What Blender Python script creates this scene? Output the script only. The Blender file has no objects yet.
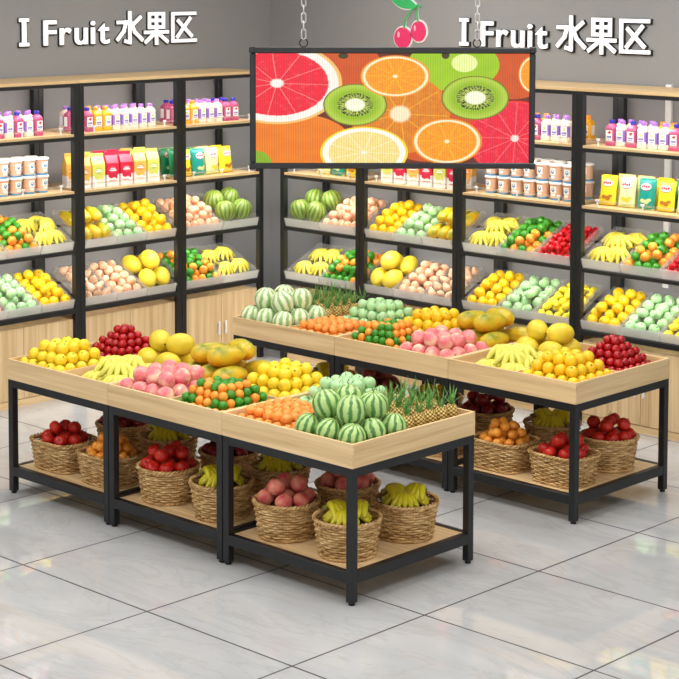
import bpy, bmesh, math, random
import numpy as np
from mathutils import Vector, Matrix, Euler
S = bpy.context.scene
COL = S.collection
PI = math.pi
rnd = random.Random(7)

# ------------------------------------------------------------------ camera, world, lights, exposure
CF = 1819.877
CPOS = Vector((4.8169, -4.5701, 3.0737))
YAW, PITCH, ROLL, PPY = 2.3342, 0.0779, 0.0026, -227.42
_f = Vector((math.cos(YAW)*math.cos(PITCH), math.sin(YAW)*math.cos(PITCH), -math.sin(PITCH)))
_r = Vector((math.sin(YAW), -math.cos(YAW), 0))
_u = _r.cross(_f)
CR = math.cos(ROLL)*_r + math.sin(ROLL)*_u
CU = -math.sin(ROLL)*_r + math.cos(ROLL)*_u
cam = bpy.data.objects.new('camera', bpy.data.cameras.new('camera'))
COL.objects.link(cam)
cam.data.sensor_width = 36
cam.data.lens = CF/679*36
cam.data.shift_y = PPY/679
cam.data.clip_end = 100
mw = Matrix((CR, CU, -_f)).transposed().to_4x4()
mw.translation = CPOS
cam.matrix_world = mw
S.camera = cam
S.cycles.transparent_max_bounces = 48

w = bpy.data.worlds.new('world'); S.world = w
w.use_nodes = True
w.node_tree.nodes['Background'].inputs[0].default_value = (1.0, 0.99, 0.97, 1)
w.node_tree.nodes['Background'].inputs[1].default_value = 0.9
S.view_settings.view_transform = 'Standard'
S.view_settings.look = 'None'
S.view_settings.gamma = 1
S.view_settings.use_curve_mapping = False
S.view_settings.exposure = 0.12

def area(name, loc, size, power, rot=(0, 0, 0), col=(1, 0.985, 0.96)):
    l = bpy.data.lights.new(name, 'AREA'); l.shape = 'RECTANGLE'
    l.size, l.size_y = size; l.energy = power; l.color = col
    o = bpy.data.objects.new(name, l); COL.objects.link(o)
    o.location = loc; o.rotation_euler = rot
    return o
CEIL = 3.7
PANELS = [(-3.9, -0.6), (-1.3, -0.6), (-3.9, 2.0), (-1.3, 2.0), (-3.9, 4.4), (-1.3, 4.4), (1.3, 2.0), (1.3, -0.6)]
for i, (x, y) in enumerate(PANELS):
    area('ceiling_panel_light', (x, y, CEIL-0.06), (1.2, 1.2), 24)

# ------------------------------------------------------------------ node helpers
def lin(c):
    c = c/255
    return c/12.92 if c <= 0.04045 else ((c+0.055)/1.055)**2.4
def rgb(*c):
    return (lin(c[0]), lin(c[1]), lin(c[2]), 1)
class NT:
    def __init__(s, name):
        s.m = bpy.data.materials.new(name); s.m.use_nodes = True
        s.t = s.m.node_tree; s.n = s.t.nodes; s.l = s.t.links
        s.b = s.n['Principled BSDF']; s.out = s.n['Material Output']
    def node(s, typ, **kw):
        n = s.n.new(typ)
        for k, v in kw.items(): setattr(n, k, v)
        return n
    def put(s, sock, v):
        if hasattr(v, 'is_linked') or isinstance(v, bpy.types.NodeSocket): s.l.new(v, sock)
        else: sock.default_value = v
    def math(s, op, a, b=0.0, c=0.0):
        n = s.node('ShaderNodeMath', operation=op)
        s.put(n.inputs[0], a); s.put(n.inputs[1], b); s.put(n.inputs[2], c)
        return n.outputs[0]
    def mix(s, f, a, b):
        n = s.node('ShaderNodeMix', data_type='RGBA')
        s.put(n.inputs[0], f); s.put(n.inputs[6], a); s.put(n.inputs[7], b)
        return n.outputs[2]
    def obj(s):
        return s.node('ShaderNodeTexCoord').outputs['Object']
    def sep(s, v):
        n = s.node('ShaderNodeSeparateXYZ'); s.l.new(v, n.inputs[0]); return n.outputs
    def map(s, v, scale=(1, 1, 1), loc=(0, 0, 0)):
        n = s.node('ShaderNodeMapping'); s.l.new(v, n.inputs[0])
        n.inputs['Scale'].default_value = scale; n.inputs['Location'].default_value = loc
        return n.outputs[0]
    def noise(s, v, scale=5, detail=2, rough=0.5, dist=0.0):
        n = s.node('ShaderNodeTexNoise'); s.l.new(v, n.inputs['Vector'])
        n.inputs['Scale'].default_value = scale; n.inputs['Detail'].default_value = detail
        n.inputs['Roughness'].default_value = rough; n.inputs['Distortion'].default_value = dist
        return n.outputs[0]
    def ramp(s, f, stops, interp='LINEAR'):
        n = s.node('ShaderNodeValToRGB'); s.l.new(f, n.inputs[0]); r = n.color_ramp; r.interpolation = interp
        while len(r.elements) < len(stops): r.elements.new(0.5)
        for e, (p, c) in zip(r.elements, stops): e.position = p; e.color = c
        return n.outputs[0]
    def rand(s):
        return s.node('ShaderNodeObjectInfo').outputs['Random']
    def col(s, c): s.put(s.b.inputs['Base Color'], c)
    def rough(s, v): s.put(s.b.inputs['Roughness'], v)
    def bump(s, h, strength=0.2, dist=0.01):
        n = s.node('ShaderNodeBump'); n.inputs['Strength'].default_value = strength; n.inputs['Distance'].default_value = dist
        s.l.new(h, n.inputs['Height']); s.l.new(n.outputs[0], s.b.inputs['Normal'])
def plain(name, c, rough=0.5, metal=0.0, vary=0.0):
    t = NT(name)
    base = rgb(*c)
    if vary:
        d = rgb(*[max(0, x*(1-vary)) for x in c])
        t.col(t.mix(t.rand(), base, d))
    else: t.col(base)
    t.rough(rough); t.b.inputs['Metallic'].default_value = metal
    return t.m
def wood(name, axis, light, dark, fine=1.0):
    t = NT(name)
    sc = [9*fine, 9*fine, 9*fine]; sc[axis] = 0.35
    v = t.map(t.obj(), sc)
    off = t.node('ShaderNodeVectorMath', operation='ADD'); t.l.new(v, off.inputs[0])
    cmb = t.node('ShaderNodeCombineXYZ'); r = t.rand()
    for i in range(3): t.l.new(t.math('MULTIPLY', r, 13.0+i*7), cmb.inputs[i])
    t.l.new(cmb.outputs[0], off.inputs[1])
    n1 = t.noise(off.outputs[0], 2.2, 4, 0.55, 0.3)
    n2 = t.noise(off.outputs[0], 9.0, 2, 0.5)
    f = t.math('ADD', t.math('MULTIPLY', n1, 0.75), t.math('MULTIPLY', n2, 0.25))
    t.col(t.ramp(f, [(0.30, rgb(*dark)), (0.50, rgb(*[(a+2*b)/3 for a, b in zip(dark, light)])), (0.66, rgb(*light))]))
    t.rough(0.45)
    return t.m
WL, WD = (248, 218, 168), (208, 170, 118)
M = {}
M['wood_x'] = wood('ash_wood_along_x', 0, WL, WD)
M['wood_y'] = wood('ash_wood_along_y', 1, WL, WD)
M['wood_door'] = wood('ash_wood_upright', 2, (240, 212, 166), (200, 162, 112), 1.1)
M['wood_shelf'] = wood('ash_wood_shelf', 0, (226, 196, 148), (200, 164, 114))
M['wood_dark'] = wood('ash_wood_bin', 0, (190, 150, 108), (150, 110, 72))
M['black'] = plain('black_powder_coat', (26, 28, 30), 0.42)
M['white_plastic'] = plain('white_plastic', (238, 238, 236), 0.4)
M['white_metal'] = plain('white_painted_metal', (235, 235, 235), 0.35)
M['steel'] = plain('dull_steel', (200, 200, 202), 0.3, 0.6)
M['rubber'] = plain('black_rubber', (18, 18, 18), 0.7)

def round_mat(name, c1, c2, scale=18, rough=0.38, lo=0.35, hi=0.65, bump=0.0, bscale=200, vary=0.12):
    t = NT(name); v = t.obj()
    n = t.noise(v, scale, 3, 0.55)
    c = t.ramp(n, [(lo, rgb(*c1)), (hi, rgb(*c2))])
    h = t.node('ShaderNodeHueSaturation'); t.l.new(c, h.inputs['Color'])
    t.l.new(t.math('ADD', 1-vary/2, t.math('MULTIPLY', t.rand(), vary)), h.inputs['Value'])
    t.col(h.outputs[0]); t.rough(rough)
    if bump: t.bump(t.noise(v, bscale, 1), bump, 0.002)
    return t.m
M['citrus'] = round_mat('yellow_citrus_peel', (250, 196, 16), (255, 214, 34), 14, 0.35, bump=0.12)
M['citrus_pale'] = round_mat('lemon_yellow_citrus_peel', (246, 208, 30), (252, 226, 56), 14, 0.35, bump=0.12)
M['lemon'] = round_mat('lemon_peel', (248, 226, 30), (255, 238, 70), 14, 0.35, bump=0.1)
M['apple_green'] = round_mat('pale_green_apple_skin', (164, 212, 150), (190, 228, 172), 16, 0.3)
M['peach_small'] = round_mat('cream_pink_peach_skin', (244, 172, 140), (250, 212, 168), 26, 0.5, 0.4, 0.62)
M['pear'] = round_mat('tan_pear_skin', (226, 178, 144), (240, 206, 170), 20, 0.5)
M['mandarin'] = round_mat('mandarin_peel', (246, 148, 32), (252, 174, 68), 16, 0.38, bump=0.12)
M['tangerine'] = round_mat('tangerine_peel', (246, 142, 44), (252, 170, 86), 18, 0.38, bump=0.2, bscale=150)
M['lime'] = round_mat('green_lime_peel', (42, 130, 22), (76, 160, 44), 16, 0.38, bump=0.12)
M['cherry'] = round_mat('dark_red_cherry_skin', (150, 6, 14), (190, 16, 26), 20, 0.16)
M['cherry_bright'] = round_mat('bright_red_cherry_skin', (190, 10, 22), (216, 26, 38), 20, 0.18)
M['pomelo'] = round_mat('yellow_melon_rind', (226, 200, 40), (238, 216, 70), 10, 0.42, bump=0.15, bscale=70)
M['melon'] = round_mat('bright_yellow_melon_rind', (246, 216, 44), (250, 228, 78), 10, 0.42, bump=0.15, bscale=70)
M['red_apple'] = round_mat('red_apple_skin', (182, 16, 10), (214, 44, 24), 14, 0.4)
M['dark_apple'] = round_mat('dark_red_plum_skin', (120, 8, 18), (150, 18, 28), 14, 0.3)
M['basket_peach'] = round_mat('dusky_red_peach_skin', (200, 76, 78), (234, 152, 122), 16, 0.5, 0.38, 0.66)
M['brown_peach'] = round_mat('brown_red_peach_skin', (128, 44, 32), (156, 74, 54), 16, 0.5, 0.38, 0.66)
def peach_mat():
    t = NT('pink_peach_skin'); v = t.obj()
    n = t.noise(v, 12, 3, 0.6)
    t.col(t.ramp(n, [(0.32, rgb(226, 98, 112)), (0.5, rgb(240, 142, 142)), (0.64, rgb(250, 214, 180))]))
    t.rough(0.5); return t.m
M['peach'] = peach_mat()
def melon_mat(name, light, dark, nst):
    t = NT(name); v = t.obj(); x, y, z = t.sep(v)[:3]
    a = t.math('ARCTAN2', y, x)
    n = t.noise(t.map(v, (1, 1, 0.6)), 26, 4, 0.65)
    ph = t.math('ADD', t.math('MULTIPLY', a, nst), t.math('MULTIPLY', t.math('SUBTRACT', n, 0.5), 5.5))
    s = t.math('MULTIPLY', t.math('ADD', t.math('SINE', ph), 1.0), 0.5)
    n2 = t.noise(v, 90, 2)
    s = t.math('ADD', s, t.math('MULTIPLY', t.math('SUBTRACT', n2, 0.5), 0.5))
    mid = [(a_+b_)/2 for a_, b_ in zip(light, dark)]
    t.col(t.ramp(s, [(0.42, rgb(*light)), (0.6, rgb(*mid)), (0.78, rgb(*dark))]))
    t.rough(0.3); return t.m
M['melon_mid'] = melon_mat('striped_watermelon_rind', (184, 214, 134), (82, 134, 64), 10)
M['melon_pale'] = melon_mat('pale_striped_watermelon_rind', (238, 246, 212), (152, 192, 118), 9)
M['melon_dark'] = melon_mat('dark_striped_watermelon_rind', (146, 168, 76), (88, 120, 44), 14)
def papaya_mat():
    t = NT('papaya_skin'); v = t.obj(); x, y, z = t.sep(v)[:3]
    n = t.noise(v, 9, 3, 0.6)
    f = t.math('ADD', t.math('MULTIPLY', z, 4.0), n)
    t.col(t.ramp(f, [(0.2, rgb(210, 130, 20)), (0.46, rgb(232, 190, 40)), (0.64, rgb(206, 182, 40)), (0.86, rgb(116, 134, 34))]))
    t.rough(0.35); return t.m
M['papaya'] = papaya_mat()
def banana_mat(name, a, b, g):
    t = NT(name); v = t.obj(); x, y, z = t.sep(v)[:3]
    h = t.node('ShaderNodeHueSaturation'); t.l.new(t.math('ADD', 0.86, t.math('MULTIPLY', t.rand(), 0.2)), h.inputs['Value'])
    n = t.noise(t.map(v, (1, 0.3, 1)), 60, 2)
    c = t.mix(n, rgb(*a), rgb(*b))
    f = t.math('MULTIPLY', y, -5.0)
    k = t.ramp(f, [(0.06, (1, 1, 1, 1)), (0.2, (0, 0, 0, 1)), (0.84, (0, 0, 0, 1)), (0.93, (1, 1, 1, 1))])
    t.l.new(t.mix(k, c, rgb(*g)), h.inputs['Color']); t.col(h.outputs[0]); t.rough(0.4); return t.m
M['banana'] = banana_mat('pale_yellow_banana_peel', (238, 228, 84), (220, 220, 104), (150, 164, 54))
M['banana_tray'] = banana_mat('light_yellow_banana_peel', (248, 228, 72), (240, 226, 96), (176, 170, 64))
M['banana_dark'] = banana_mat('deep_yellow_banana_peel', (228, 212, 30), (208, 198, 38), (140, 142, 32))
M['stem'] = plain('brown_green_stem', (64, 58, 30), 0.6)
M['stem_dark'] = plain('dark_apple_stem', (44, 40, 28), 0.6)
M['calyx'] = plain('green_calyx', (104, 130, 40), 0.5)
def pine_mat():
    t = NT('pineapple_rind'); uv = t.node('ShaderNodeUVMap').outputs[0]
    u, v_, _ = t.sep(uv)[:3]
    a = t.math('SINE', t.math('MULTIPLY', t.math('ADD', u, v_), 2*PI))
    b = t.math('SINE', t.math('MULTIPLY', t.math('SUBTRACT', u, v_), 2*PI))
    f = t.math('MULTIPLY', t.math('ABSOLUTE', a), t.math('ABSOLUTE', b))
    t.col(t.ramp(f, [(0.03, rgb(64, 40, 14)), (0.3, rgb(186, 142, 56)), (0.75, rgb(240, 218, 136))]))
    t.rough(0.55); return t.m
M['pineapple'] = pine_mat()
M['pine_leaf'] = round_mat('pineapple_leaf', (60, 124, 54), (150, 194, 106), 30, 0.45)
def wicker_mat():
    t = NT('honey_wicker'); v = t.obj()
    n = t.noise(t.map(v, (0.5, 0.5, 3)), 34, 2)
    t.col(t.ramp(n, [(0.3, rgb(150, 108, 58)), (0.5, rgb(204, 162, 102)), (0.7, rgb(240, 206, 150))]))
    t.rough(0.5); return t.m
M['wicker'] = wicker_mat()
M['wicker_base'] = plain('brown_wicker', (120, 84, 46), 0.6)
def acrylic(nm, amt):
    t = NT(nm)
    tr = t.node('ShaderNodeBsdfTransparent'); tr.inputs[0].default_value = (0.985, 0.985, 0.98, 1)
    gl = t.node('ShaderNodeBsdfGlossy'); gl.inputs['Roughness'].default_value = 0.12
    df = t.node('ShaderNodeBsdfDiffuse'); df.inputs[0].default_value = (0.9, 0.9, 0.88, 1)
    m1 = t.node('ShaderNodeMixShader'); m1.inputs[0].default_value = amt
    tl = t.node('ShaderNodeBsdfTranslucent'); tl.inputs[0].default_value = (0.95, 0.95, 0.94, 1)
    ad = t.node('ShaderNodeMixShader'); ad.inputs[0].default_value = 0.5
    t.l.new(df.outputs[0], ad.inputs[1]); t.l.new(tl.outputs[0], ad.inputs[2])
    t.l.new(tr.outputs[0], m1.inputs[1]); t.l.new(ad.outputs[0], m1.inputs[2])
    fr = t.node('ShaderNodeFresnel'); fr.inputs[0].default_value = 1.45
    ge = t.node('ShaderNodeNewGeometry')          # outer faces shine, inner faces stay clear
    m2 = t.node('ShaderNodeMixShader'); t.l.new(t.math('MULTIPLY', fr.outputs[0], t.math('SUBTRACT', 1.0, ge.outputs['Backfacing'])), m2.inputs[0])
    t.l.new(m1.outputs[0], m2.inputs[1]); t.l.new(gl.outputs[0], m2.inputs[2])
    t.l.new(m2.outputs[0], t.out.inputs[0]); return t.m
M['acrylic'] = acrylic('clear_acrylic', 0.18)
M['acrylic_lip'] = acrylic('frosted_acrylic', 0.5)

# ------------------------------------------------------------------ mesh helpers
class MB:
    def __init__(s): s.v = []; s.f = []; s.mi = []; s.uv = {}; s.mats = []
    def slot(s, m):
        if m not in s.mats: s.mats.append(m)
        return s.mats.index(m)
    def add(s, vs, fs, m=None, uvs=None):
        o = len(s.v); s.v += [tuple(p) for p in vs]; k = s.slot(m)
        for i, f in enumerate(fs):
            if uvs: s.uv[len(s.f)] = [uvs[j] for j in f]
            s.f.append([o+j for j in f]); s.mi.append(k)
        return s
    def box(s, a, b, m, ch=0.0, X=None):
        x0, y0, z0 = a; x1, y1, z1 = b
        if ch <= 0:
            vs = [(x, y, z) for z in (z0, z1) for y in (y0, y1) for x in (x0, x1)]
            fs = [(0, 2, 3, 1), (4, 5, 7, 6), (0, 1, 5, 4), (2, 6, 7, 3), (0, 4, 6, 2), (1, 3, 7, 5)]
        else:
            bm = bmesh.new(); bmesh.ops.create_cube(bm, size=1)
            for q in bm.verts: q.co = ((q.co.x+.5)*(x1-x0)+x0, (q.co.y+.5)*(y1-y0)+y0, (q.co.z+.5)*(z1-z0)+z0)
            bmesh.ops.bevel(bm, geom=bm.edges[:], offset=ch, segments=1, affect='EDGES')
            bm.verts.index_update()
            vs = [tuple(q.co) for q in bm.verts]; fs = [[q.index for q in f.verts] for f in bm.faces]; bm.free()
        if X: vs = [X @ Vector(p) for p in vs]
        return s.add(vs, fs, m)
    def lathe(s, prof, n, m, closed=True, fn=None, uvn=None):
        vs = []; fs = []; uvs = []
        for k, (r, z) in enumerate(prof):
            for i in range(n):
                a = 2*PI*i/n
                p = (r*math.cos(a), r*math.sin(a), z)
                vs.append(fn(p, a, k) if fn else p)
        for k in range(len(prof)-1):
            for i in range(n):
                j = (i+1) % n
                fs.append((k*n+i, k*n+j, (k+1)*n+j, (k+1)*n+i))
        s.add(vs, fs, m)
        if uvn:
            base = len(s.f)-len(fs)
            for k in range(len(prof)-1):
                for i in range(n):
                    u0, u1 = uvn[0]*i/n, uvn[0]*(i+1)/n
                    v0, v1 = uvn[1]*k/(len(prof)-1), uvn[1]*(k+1)/(len(prof)-1)
                    s.uv[base+k*n+i] = [(u0, v0), (u1, v0), (u1, v1), (u0, v1)]
        o = len(s.v)-len(vs)
        if closed:
            k = s.slot(m)
            if prof[0][0] > 1e-6: s.f.append([o+i for i in range(n)][::-1]); s.mi.append(k)
            if prof[-1][0] > 1e-6: s.f.append([o+(len(prof)-1)*n+i for i in range(n)]); s.mi.append(k)
        return s
    def tube(s, path, rad, n, m, caps=True, flat=1.0, closed=False, up=None):
        P = [Vector(p) for p in path]; N = len(P); vs = []; fs = []
        for i, p in enumerate(P):
            a = P[(i-1) % N] if closed else P[max(i-1, 0)]
            b = P[(i+1) % N] if closed else P[min(i+1, N-1)]
            t = (b-a).normalized()
            ref = Vector(up) if up else (Vector((0, 0, 1)) if abs(t.z) < 0.9 else Vector((1, 0, 0)))
            e1 = t.cross(ref).normalized(); e2 = e1.cross(t)
            r = rad[i] if isinstance(rad, (list, tuple)) else rad
            for k in range(n):
                g = 2*PI*k/n
                vs.append(p+e1*(r*math.cos(g)*flat)+e2*(r*math.sin(g)))
        for i in range(N if closed else N-1):
            i2 = (i+1) % N
            for k in range(n):
                k2 = (k+1) % n
                fs.append((i*n+k, i*n+k2, i2*n+k2, i2*n+k))
        if caps and not closed:
            fs.append(list(range(n))[::-1]); fs.append([(N-1)*n+k for k in range(n)])
        return s.add(vs, fs, m)
    def prism(s, poly, d, m, X=None):
        n = len(poly)
        vs = [(x, y, 0) for x, y in poly]+[(x, y, d) for x, y in poly]
        if X: vs = [X @ Vector(p) for p in vs]
        fs = [list(range(n))[::-1], list(range(n, 2*n))]+[(i, (i+1) % n, n+(i+1) % n, n+i) for i in range(n)]
        return s.add(vs, fs, m)
    def data(s, name, smooth=False):
        me = bpy.data.meshes.new(name)
        me.from_pydata(s.v, [], s.f)
        for m in s.mats: me.materials.append(M[m] if isinstance(m, str) else m)
        me.polygons.foreach_set('material_index', s.mi)
        if smooth: me.polygons.foreach_set('use_smooth', [True]*len(s.f))
        if s.uv:
            l = me.uv_layers.new(name='UVMap')
            for fi, us in s.uv.items():
                for li, q in zip(me.polygons[fi].loop_indices, us): l.data[li].uv = q
        me.update()
        bm = bmesh.new(); bm.from_mesh(me); bmesh.ops.recalc_face_normals(bm, faces=bm.faces[:]); bm.to_mesh(me); bm.free()
        return me
def link(name, data, parent=None, mat=None):
    o = bpy.data.objects.new(name, data); COL.objects.link(o)
    if parent: o.parent = parent
    if mat is not None: o.matrix_local = mat
    return o
def tag(o, label, cat, group=None):
    o['label'] = label; o['category'] = cat
    if group: o['group'] = group
    return o
def thing(name, label, cat, mat=None, group=None):
    o = link(name, None); o.empty_display_size = 0.05
    if mat is not None: o.matrix_world = mat
    return tag(o, label, cat, group)
def struct(name, mb, smooth=False):
    o = link(name, mb.data(name, smooth)); o['kind'] = 'structure'; return o
def part(name, mb, parent, smooth=False, label=None):
    o = link(name, mb.data(name, smooth) if isinstance(mb, MB) else mb, parent)
    if label: o['label'] = label
    return o
# kinds: name -> dict(name, cat, root mesh or None, parts [(name, mesh, matrix, label)])
K = {}
def kind(key, name, cat, root=None, parts=()):
    K[key] = dict(name=name, cat=cat, root=root, parts=list(parts), proto=None)
def copy_tree(o, parent=None):
    c = o.copy(); COL.objects.link(c)
    if parent: c.parent = parent
    for ch in o.children: copy_tree(ch, c)
    return c
def place(key, mat, label, group=None):
    k = K[key]
    if k['proto'] is None:
        o = link(k['name'], k['root'])
        for p in k['parts']:
            q = link(p[0], p[1], o, p[2] if p[2] is not None else Matrix())
            if len(p) > 3 and p[3]: q['label'] = p[3]
        k['proto'] = o
    else:
        o = copy_tree(k['proto'])
        if 'group' in o: del o['group']
    o.matrix_world = mat
    return tag(o, label, k['cat'], group)
T = Matrix.Translation
def RX(a): return Matrix.Rotation(a, 4, 'X')
def RY(a): return Matrix.Rotation(a, 4, 'Y')
def RZ(a): return Matrix.Rotation(a, 4, 'Z')
def SC(x, y=None, z=None):
    return Matrix.Diagonal((x, x if y is None else y, x if z is None else z, 1))
ORD = ['first', 'second', 'third', 'fourth', 'fifth', 'sixth', 'seventh', 'eighth', 'ninth', 'tenth', 'eleventh', 'twelfth', 'thirteenth', 'fourteenth', 'fifteenth', 'sixteenth', 'seventeenth', 'eighteenth', 'nineteenth', 'twentieth']

# ------------------------------------------------------------------ room shell
def floor_mat():
    t = NT('polished_marble_tile'); v = t.obj(); x, y, z = t.sep(v)[:3]
    def edge(c, o, p):
        q = t.math('FRACT', t.math('DIVIDE', t.math('SUBTRACT', c, o-20*p), p))
        d = t.math('MINIMUM', q, t.math('SUBTRACT', 1.0, q))
        return t.math('LESS_THAN', t.math('MULTIPLY', d, p), 0.005)
    g = t.math('MAXIMUM', edge(x, -1.7423, 0.9892), edge(y, 0.9555, 0.8912))
    n = t.noise(t.map(v, (0.5, 1.1, 1)), 2.4, 6, 0.6, 1.2)
    n2 = t.noise(t.map(v, (0.6, 1.6, 1), (3, 1, 0)), 1.2, 5, 0.62, 2.5)
    vein = t.math('ABSOLUTE', t.math('SUBTRACT', n2, 0.5))
    c = t.ramp(n, [(0.3, rgb(184, 185, 187)), (0.7, rgb(199, 200, 201))])
    vf = t.ramp(vein, [(0.0, (0.35, 0.35, 0.35, 1)), (0.035, (0, 0, 0, 1))])
    c = t.mix(vf, c, rgb(172, 170, 168))
    t.col(t.mix(g, c, rgb(44, 44, 46)))
    t.rough(t.math('ADD', 0.025, t.math('MULTIPLY', g, 0.5)))
    t.b.inputs['IOR'].default_value = 1.6
    return t.m
M['floor'] = floor_mat()
def wall_mat():
    t = NT('grey_wall_paint'); v = t.obj()
    n = t.noise(v, 60, 3)
    t.col(t.mix(n, rgb(146, 146, 147), rgb(152, 152, 153))); t.rough(0.6); return t.m
M['wall'] = wall_mat()
M['ceiling'] = plain('white_ceiling_paint', (236, 236, 234), 0.8)
WX, WY = -6.05, 5.95
struct('floor', MB().box((WX, -9, -0.1), (8.5, WY, 0), 'floor'))
struct('wall_left', MB().box((WX-0.15, -9, 0), (WX, WY+0.15, CEIL), 'wall'))
struct('wall_right', MB().box((WX, WY, 0), (8.5, WY+0.15, CEIL), 'wall'))
struct('ceiling', MB().box((WX-0.15, -9, CEIL), (8.5, WY+0.15, CEIL+0.1), 'ceiling'))
struct('trim_1', MB().box((-2.146, WY-0.03, 0.9), (-2.097, WY, 2.3), 'white_metal', 0.004))
def lamp_mat():
    t = NT('lamp_diffuser'); t.b.inputs['Emission Color'].default_value = (1, 0.985, 0.96, 1)
    t.b.inputs['Emission Strength'].default_value = 3.0; t.col(rgb(240, 240, 236)); return t.m
M['lamp'] = lamp_mat()
M['led'] = lamp_mat()
for i, (x, y) in enumerate(PANELS):
    t = thing('ceiling_light', 'square white ceiling light panel, %s along the ceiling from the corner' % ORD[i], 'light', T((x, y, CEIL)), 'ceiling light panels')
    f = MB()
    for a, b in (((-.63, -.63, -.04), (.63, -.6, 0)), ((-.63, .6, -.04), (.63, .63, 0)), ((-.63, -.6, -.04), (-.6, .6, 0)), ((.6, -.6, -.04), (.63, .6, 0))): f.box(a, b, 'white_metal')
    part('frame', f, t)
    part('diffuser', MB().box((-.6, -.6, -.03), (.6, .6, -.01), 'lamp'), t)

# ------------------------------------------------------------------ wall shelving
XL, YR = -5.5, 5.4
LED_W = 3.4
LV = [0.64, 1.06, 1.47, 1.88, 2.262]     # rail tops, bottom to top
P = 0.045; DEP = 0.52
UNITS = [  # key, wall, start, width, short name, words for the tag
    ('U0', 'L', 2.55, 0.968, 'leftmost rack', 'black steel rack with ash shelves, leftmost on the left wall'),
    ('U1', 'L', 3.52, 0.968, "left wall's middle rack", 'black steel rack with ash shelves, in the middle of the left wall'),
    ('U2', 'L', 4.49, 0.857, "left wall's corner rack", 'black steel rack with ash shelves, on the left wall beside the corner'),
    ('V0', 'R', -5.371, 0.859, "right wall's corner rack", 'black steel rack with ash shelves, on the right wall beside the corner'),
    ('V1', 'R', -4.51, 0.958, "right wall's second rack", 'black steel rack with ash shelves, second from corner on right wall'),
    ('V2', 'R', -3.55, 1.048, "right wall's third rack", 'black steel rack with ash shelves, third from corner on right wall'),
    ('V3', 'R', -2.50, 1.048, 'rightmost rack', 'black steel rack with ash shelves, rightmost on the right wall'),
]
UM = {}; UW = {}; UN = {}
for key, wall, st, wd, short, words in UNITS:
    UM[key] = T((XL, st, 0)) @ RZ(PI/2) if wall == 'L' else T((st, YR, 0))
    UW[key] = wd; UN[key] = short
TA = math.radians(25)
TL = 0.44
def shelf_unit(key, wd, words):
    t = thing('shelving_unit', words, 'shelving unit', UM[key], 'wall racks')
    for x in (0, wd-P):
        for y in (0, DEP-P):
            part('post', MB().box((x, y, 0), (x+P, y+P, LV[4]), 'black', 0.003), t)
    for i, z in enumerate(LV):
        h = 0.026 if i else 0.036
        part('front_rail', MB().box((P, 0.002, z-h), (wd-P, 0.032, z), 'black', 0.002), t)
        part('back_rail', MB().box((P, DEP-0.032, z-h), (wd-P, DEP-0.002, z), 'black', 0.002), t)
        for x in (0.004, wd-0.034):
            part('side_rail', MB().box((x, P, z-h), (x+0.03, DEP-P, z), 'black', 0.002), t)
    part('top_board', MB().box((0, 0, LV[4]), (wd, DEP, LV[4]+0.022), 'wood_shelf', 0.002), t)
    for z in LV[2:4]:
        part('shelf_board', MB().box((P, 0.004, z), (wd-P, DEP-0.004, z+0.018), 'wood_shelf', 0.001), t)
        g = part('guard_rail', MB().box((P, 0.026, z+0.05), (wd-P, 0.031, z+0.062), 'acrylic'), t, label='thin clear guard rail along the shelf front')
        for fx in (0.12, 0.5, 0.88):
            x = P+(wd-2*P)*fx
            b = MB().box((x-0.006, 0.018, z+0.018), (x+0.006, 0.026, z+0.066), 'white_plastic', 0.002)
            b.box((x-0.014, 0.014, z+0.056), (x+0.014, 0.026, z+0.07), 'white_plastic', 0.002)
            part('clip', b, g, label='white plastic clip')
    for z in LV[0:2]:                                 # bar under the raised back of the trays
        zz = z+math.sin(TA)*0.36
        part('tray_bar', MB().box((P, 0.35, zz-0.03), (wd-P, 0.37, zz-0.012), 'black'), t)
        for x in (P*0.3, wd-P*0.3-0.014):
            part('tray_bracket', MB().box((x, 0.345, z), (x+0.014, 0.375, zz-0.012), 'black'), t)
    for i in range(1, 5):                             # slim LED strip behind each front rail
        z = LV[i]-0.019
        part('led_strip', MB().box((P+0.02, 0.034, z), (wd-P-0.02, 0.046, z+0.006), 'led'), t, label='slim white light strip behind the rail')
        l = area('rack_strip_light', (0, 0, 0), (wd-2*P-0.04, 0.012), LED_W)
        l.matrix_world = UM[key] @ T((wd/2, 0.041, z-0.001)) @ RX(math.radians(30))
    # cabinet below
    c = thing('base_cabinet', 'ash grain two-door base cabinet under the '+UN[key], 'cabinet', UM[key], 'base cabinets under the racks')
    x0, x1, y0, zt = P+0.002, wd-P-0.002, 0.03, 0.56
    part('body', MB().box((x0, y0+0.02, 0.05), (x1, DEP-0.002, zt), 'wood_door'), c)
    part('plinth', MB().box((x0, y0+0.004, 0), (x1, DEP-0.05, 0.05), 'wood_x'), c)
    mid = (x0+x1)/2
    for a, b, hx in ((x0, mid-0.002, mid-0.035), (mid+0.002, x1, mid+0.035)):
        d = part('door', MB().box((a, y0, 0.055), (b, y0+0.02, zt), 'wood_door', 0.002), c)
        h = MB().box((hx-0.009, y0-0.02, 0.245), (hx+0.009, y0-0.012, 0.35), 'white_metal', 0.003)
        for z in (0.255, 0.33): h.box((hx-0.005, y0-0.014, z), (hx+0.005, y0, z+0.01), 'white_metal')
        part('handle', h, d, label='white bar handle')
for key, wall, st, wd, short, words in UNITS: shelf_unit(key, wd, words)

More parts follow.
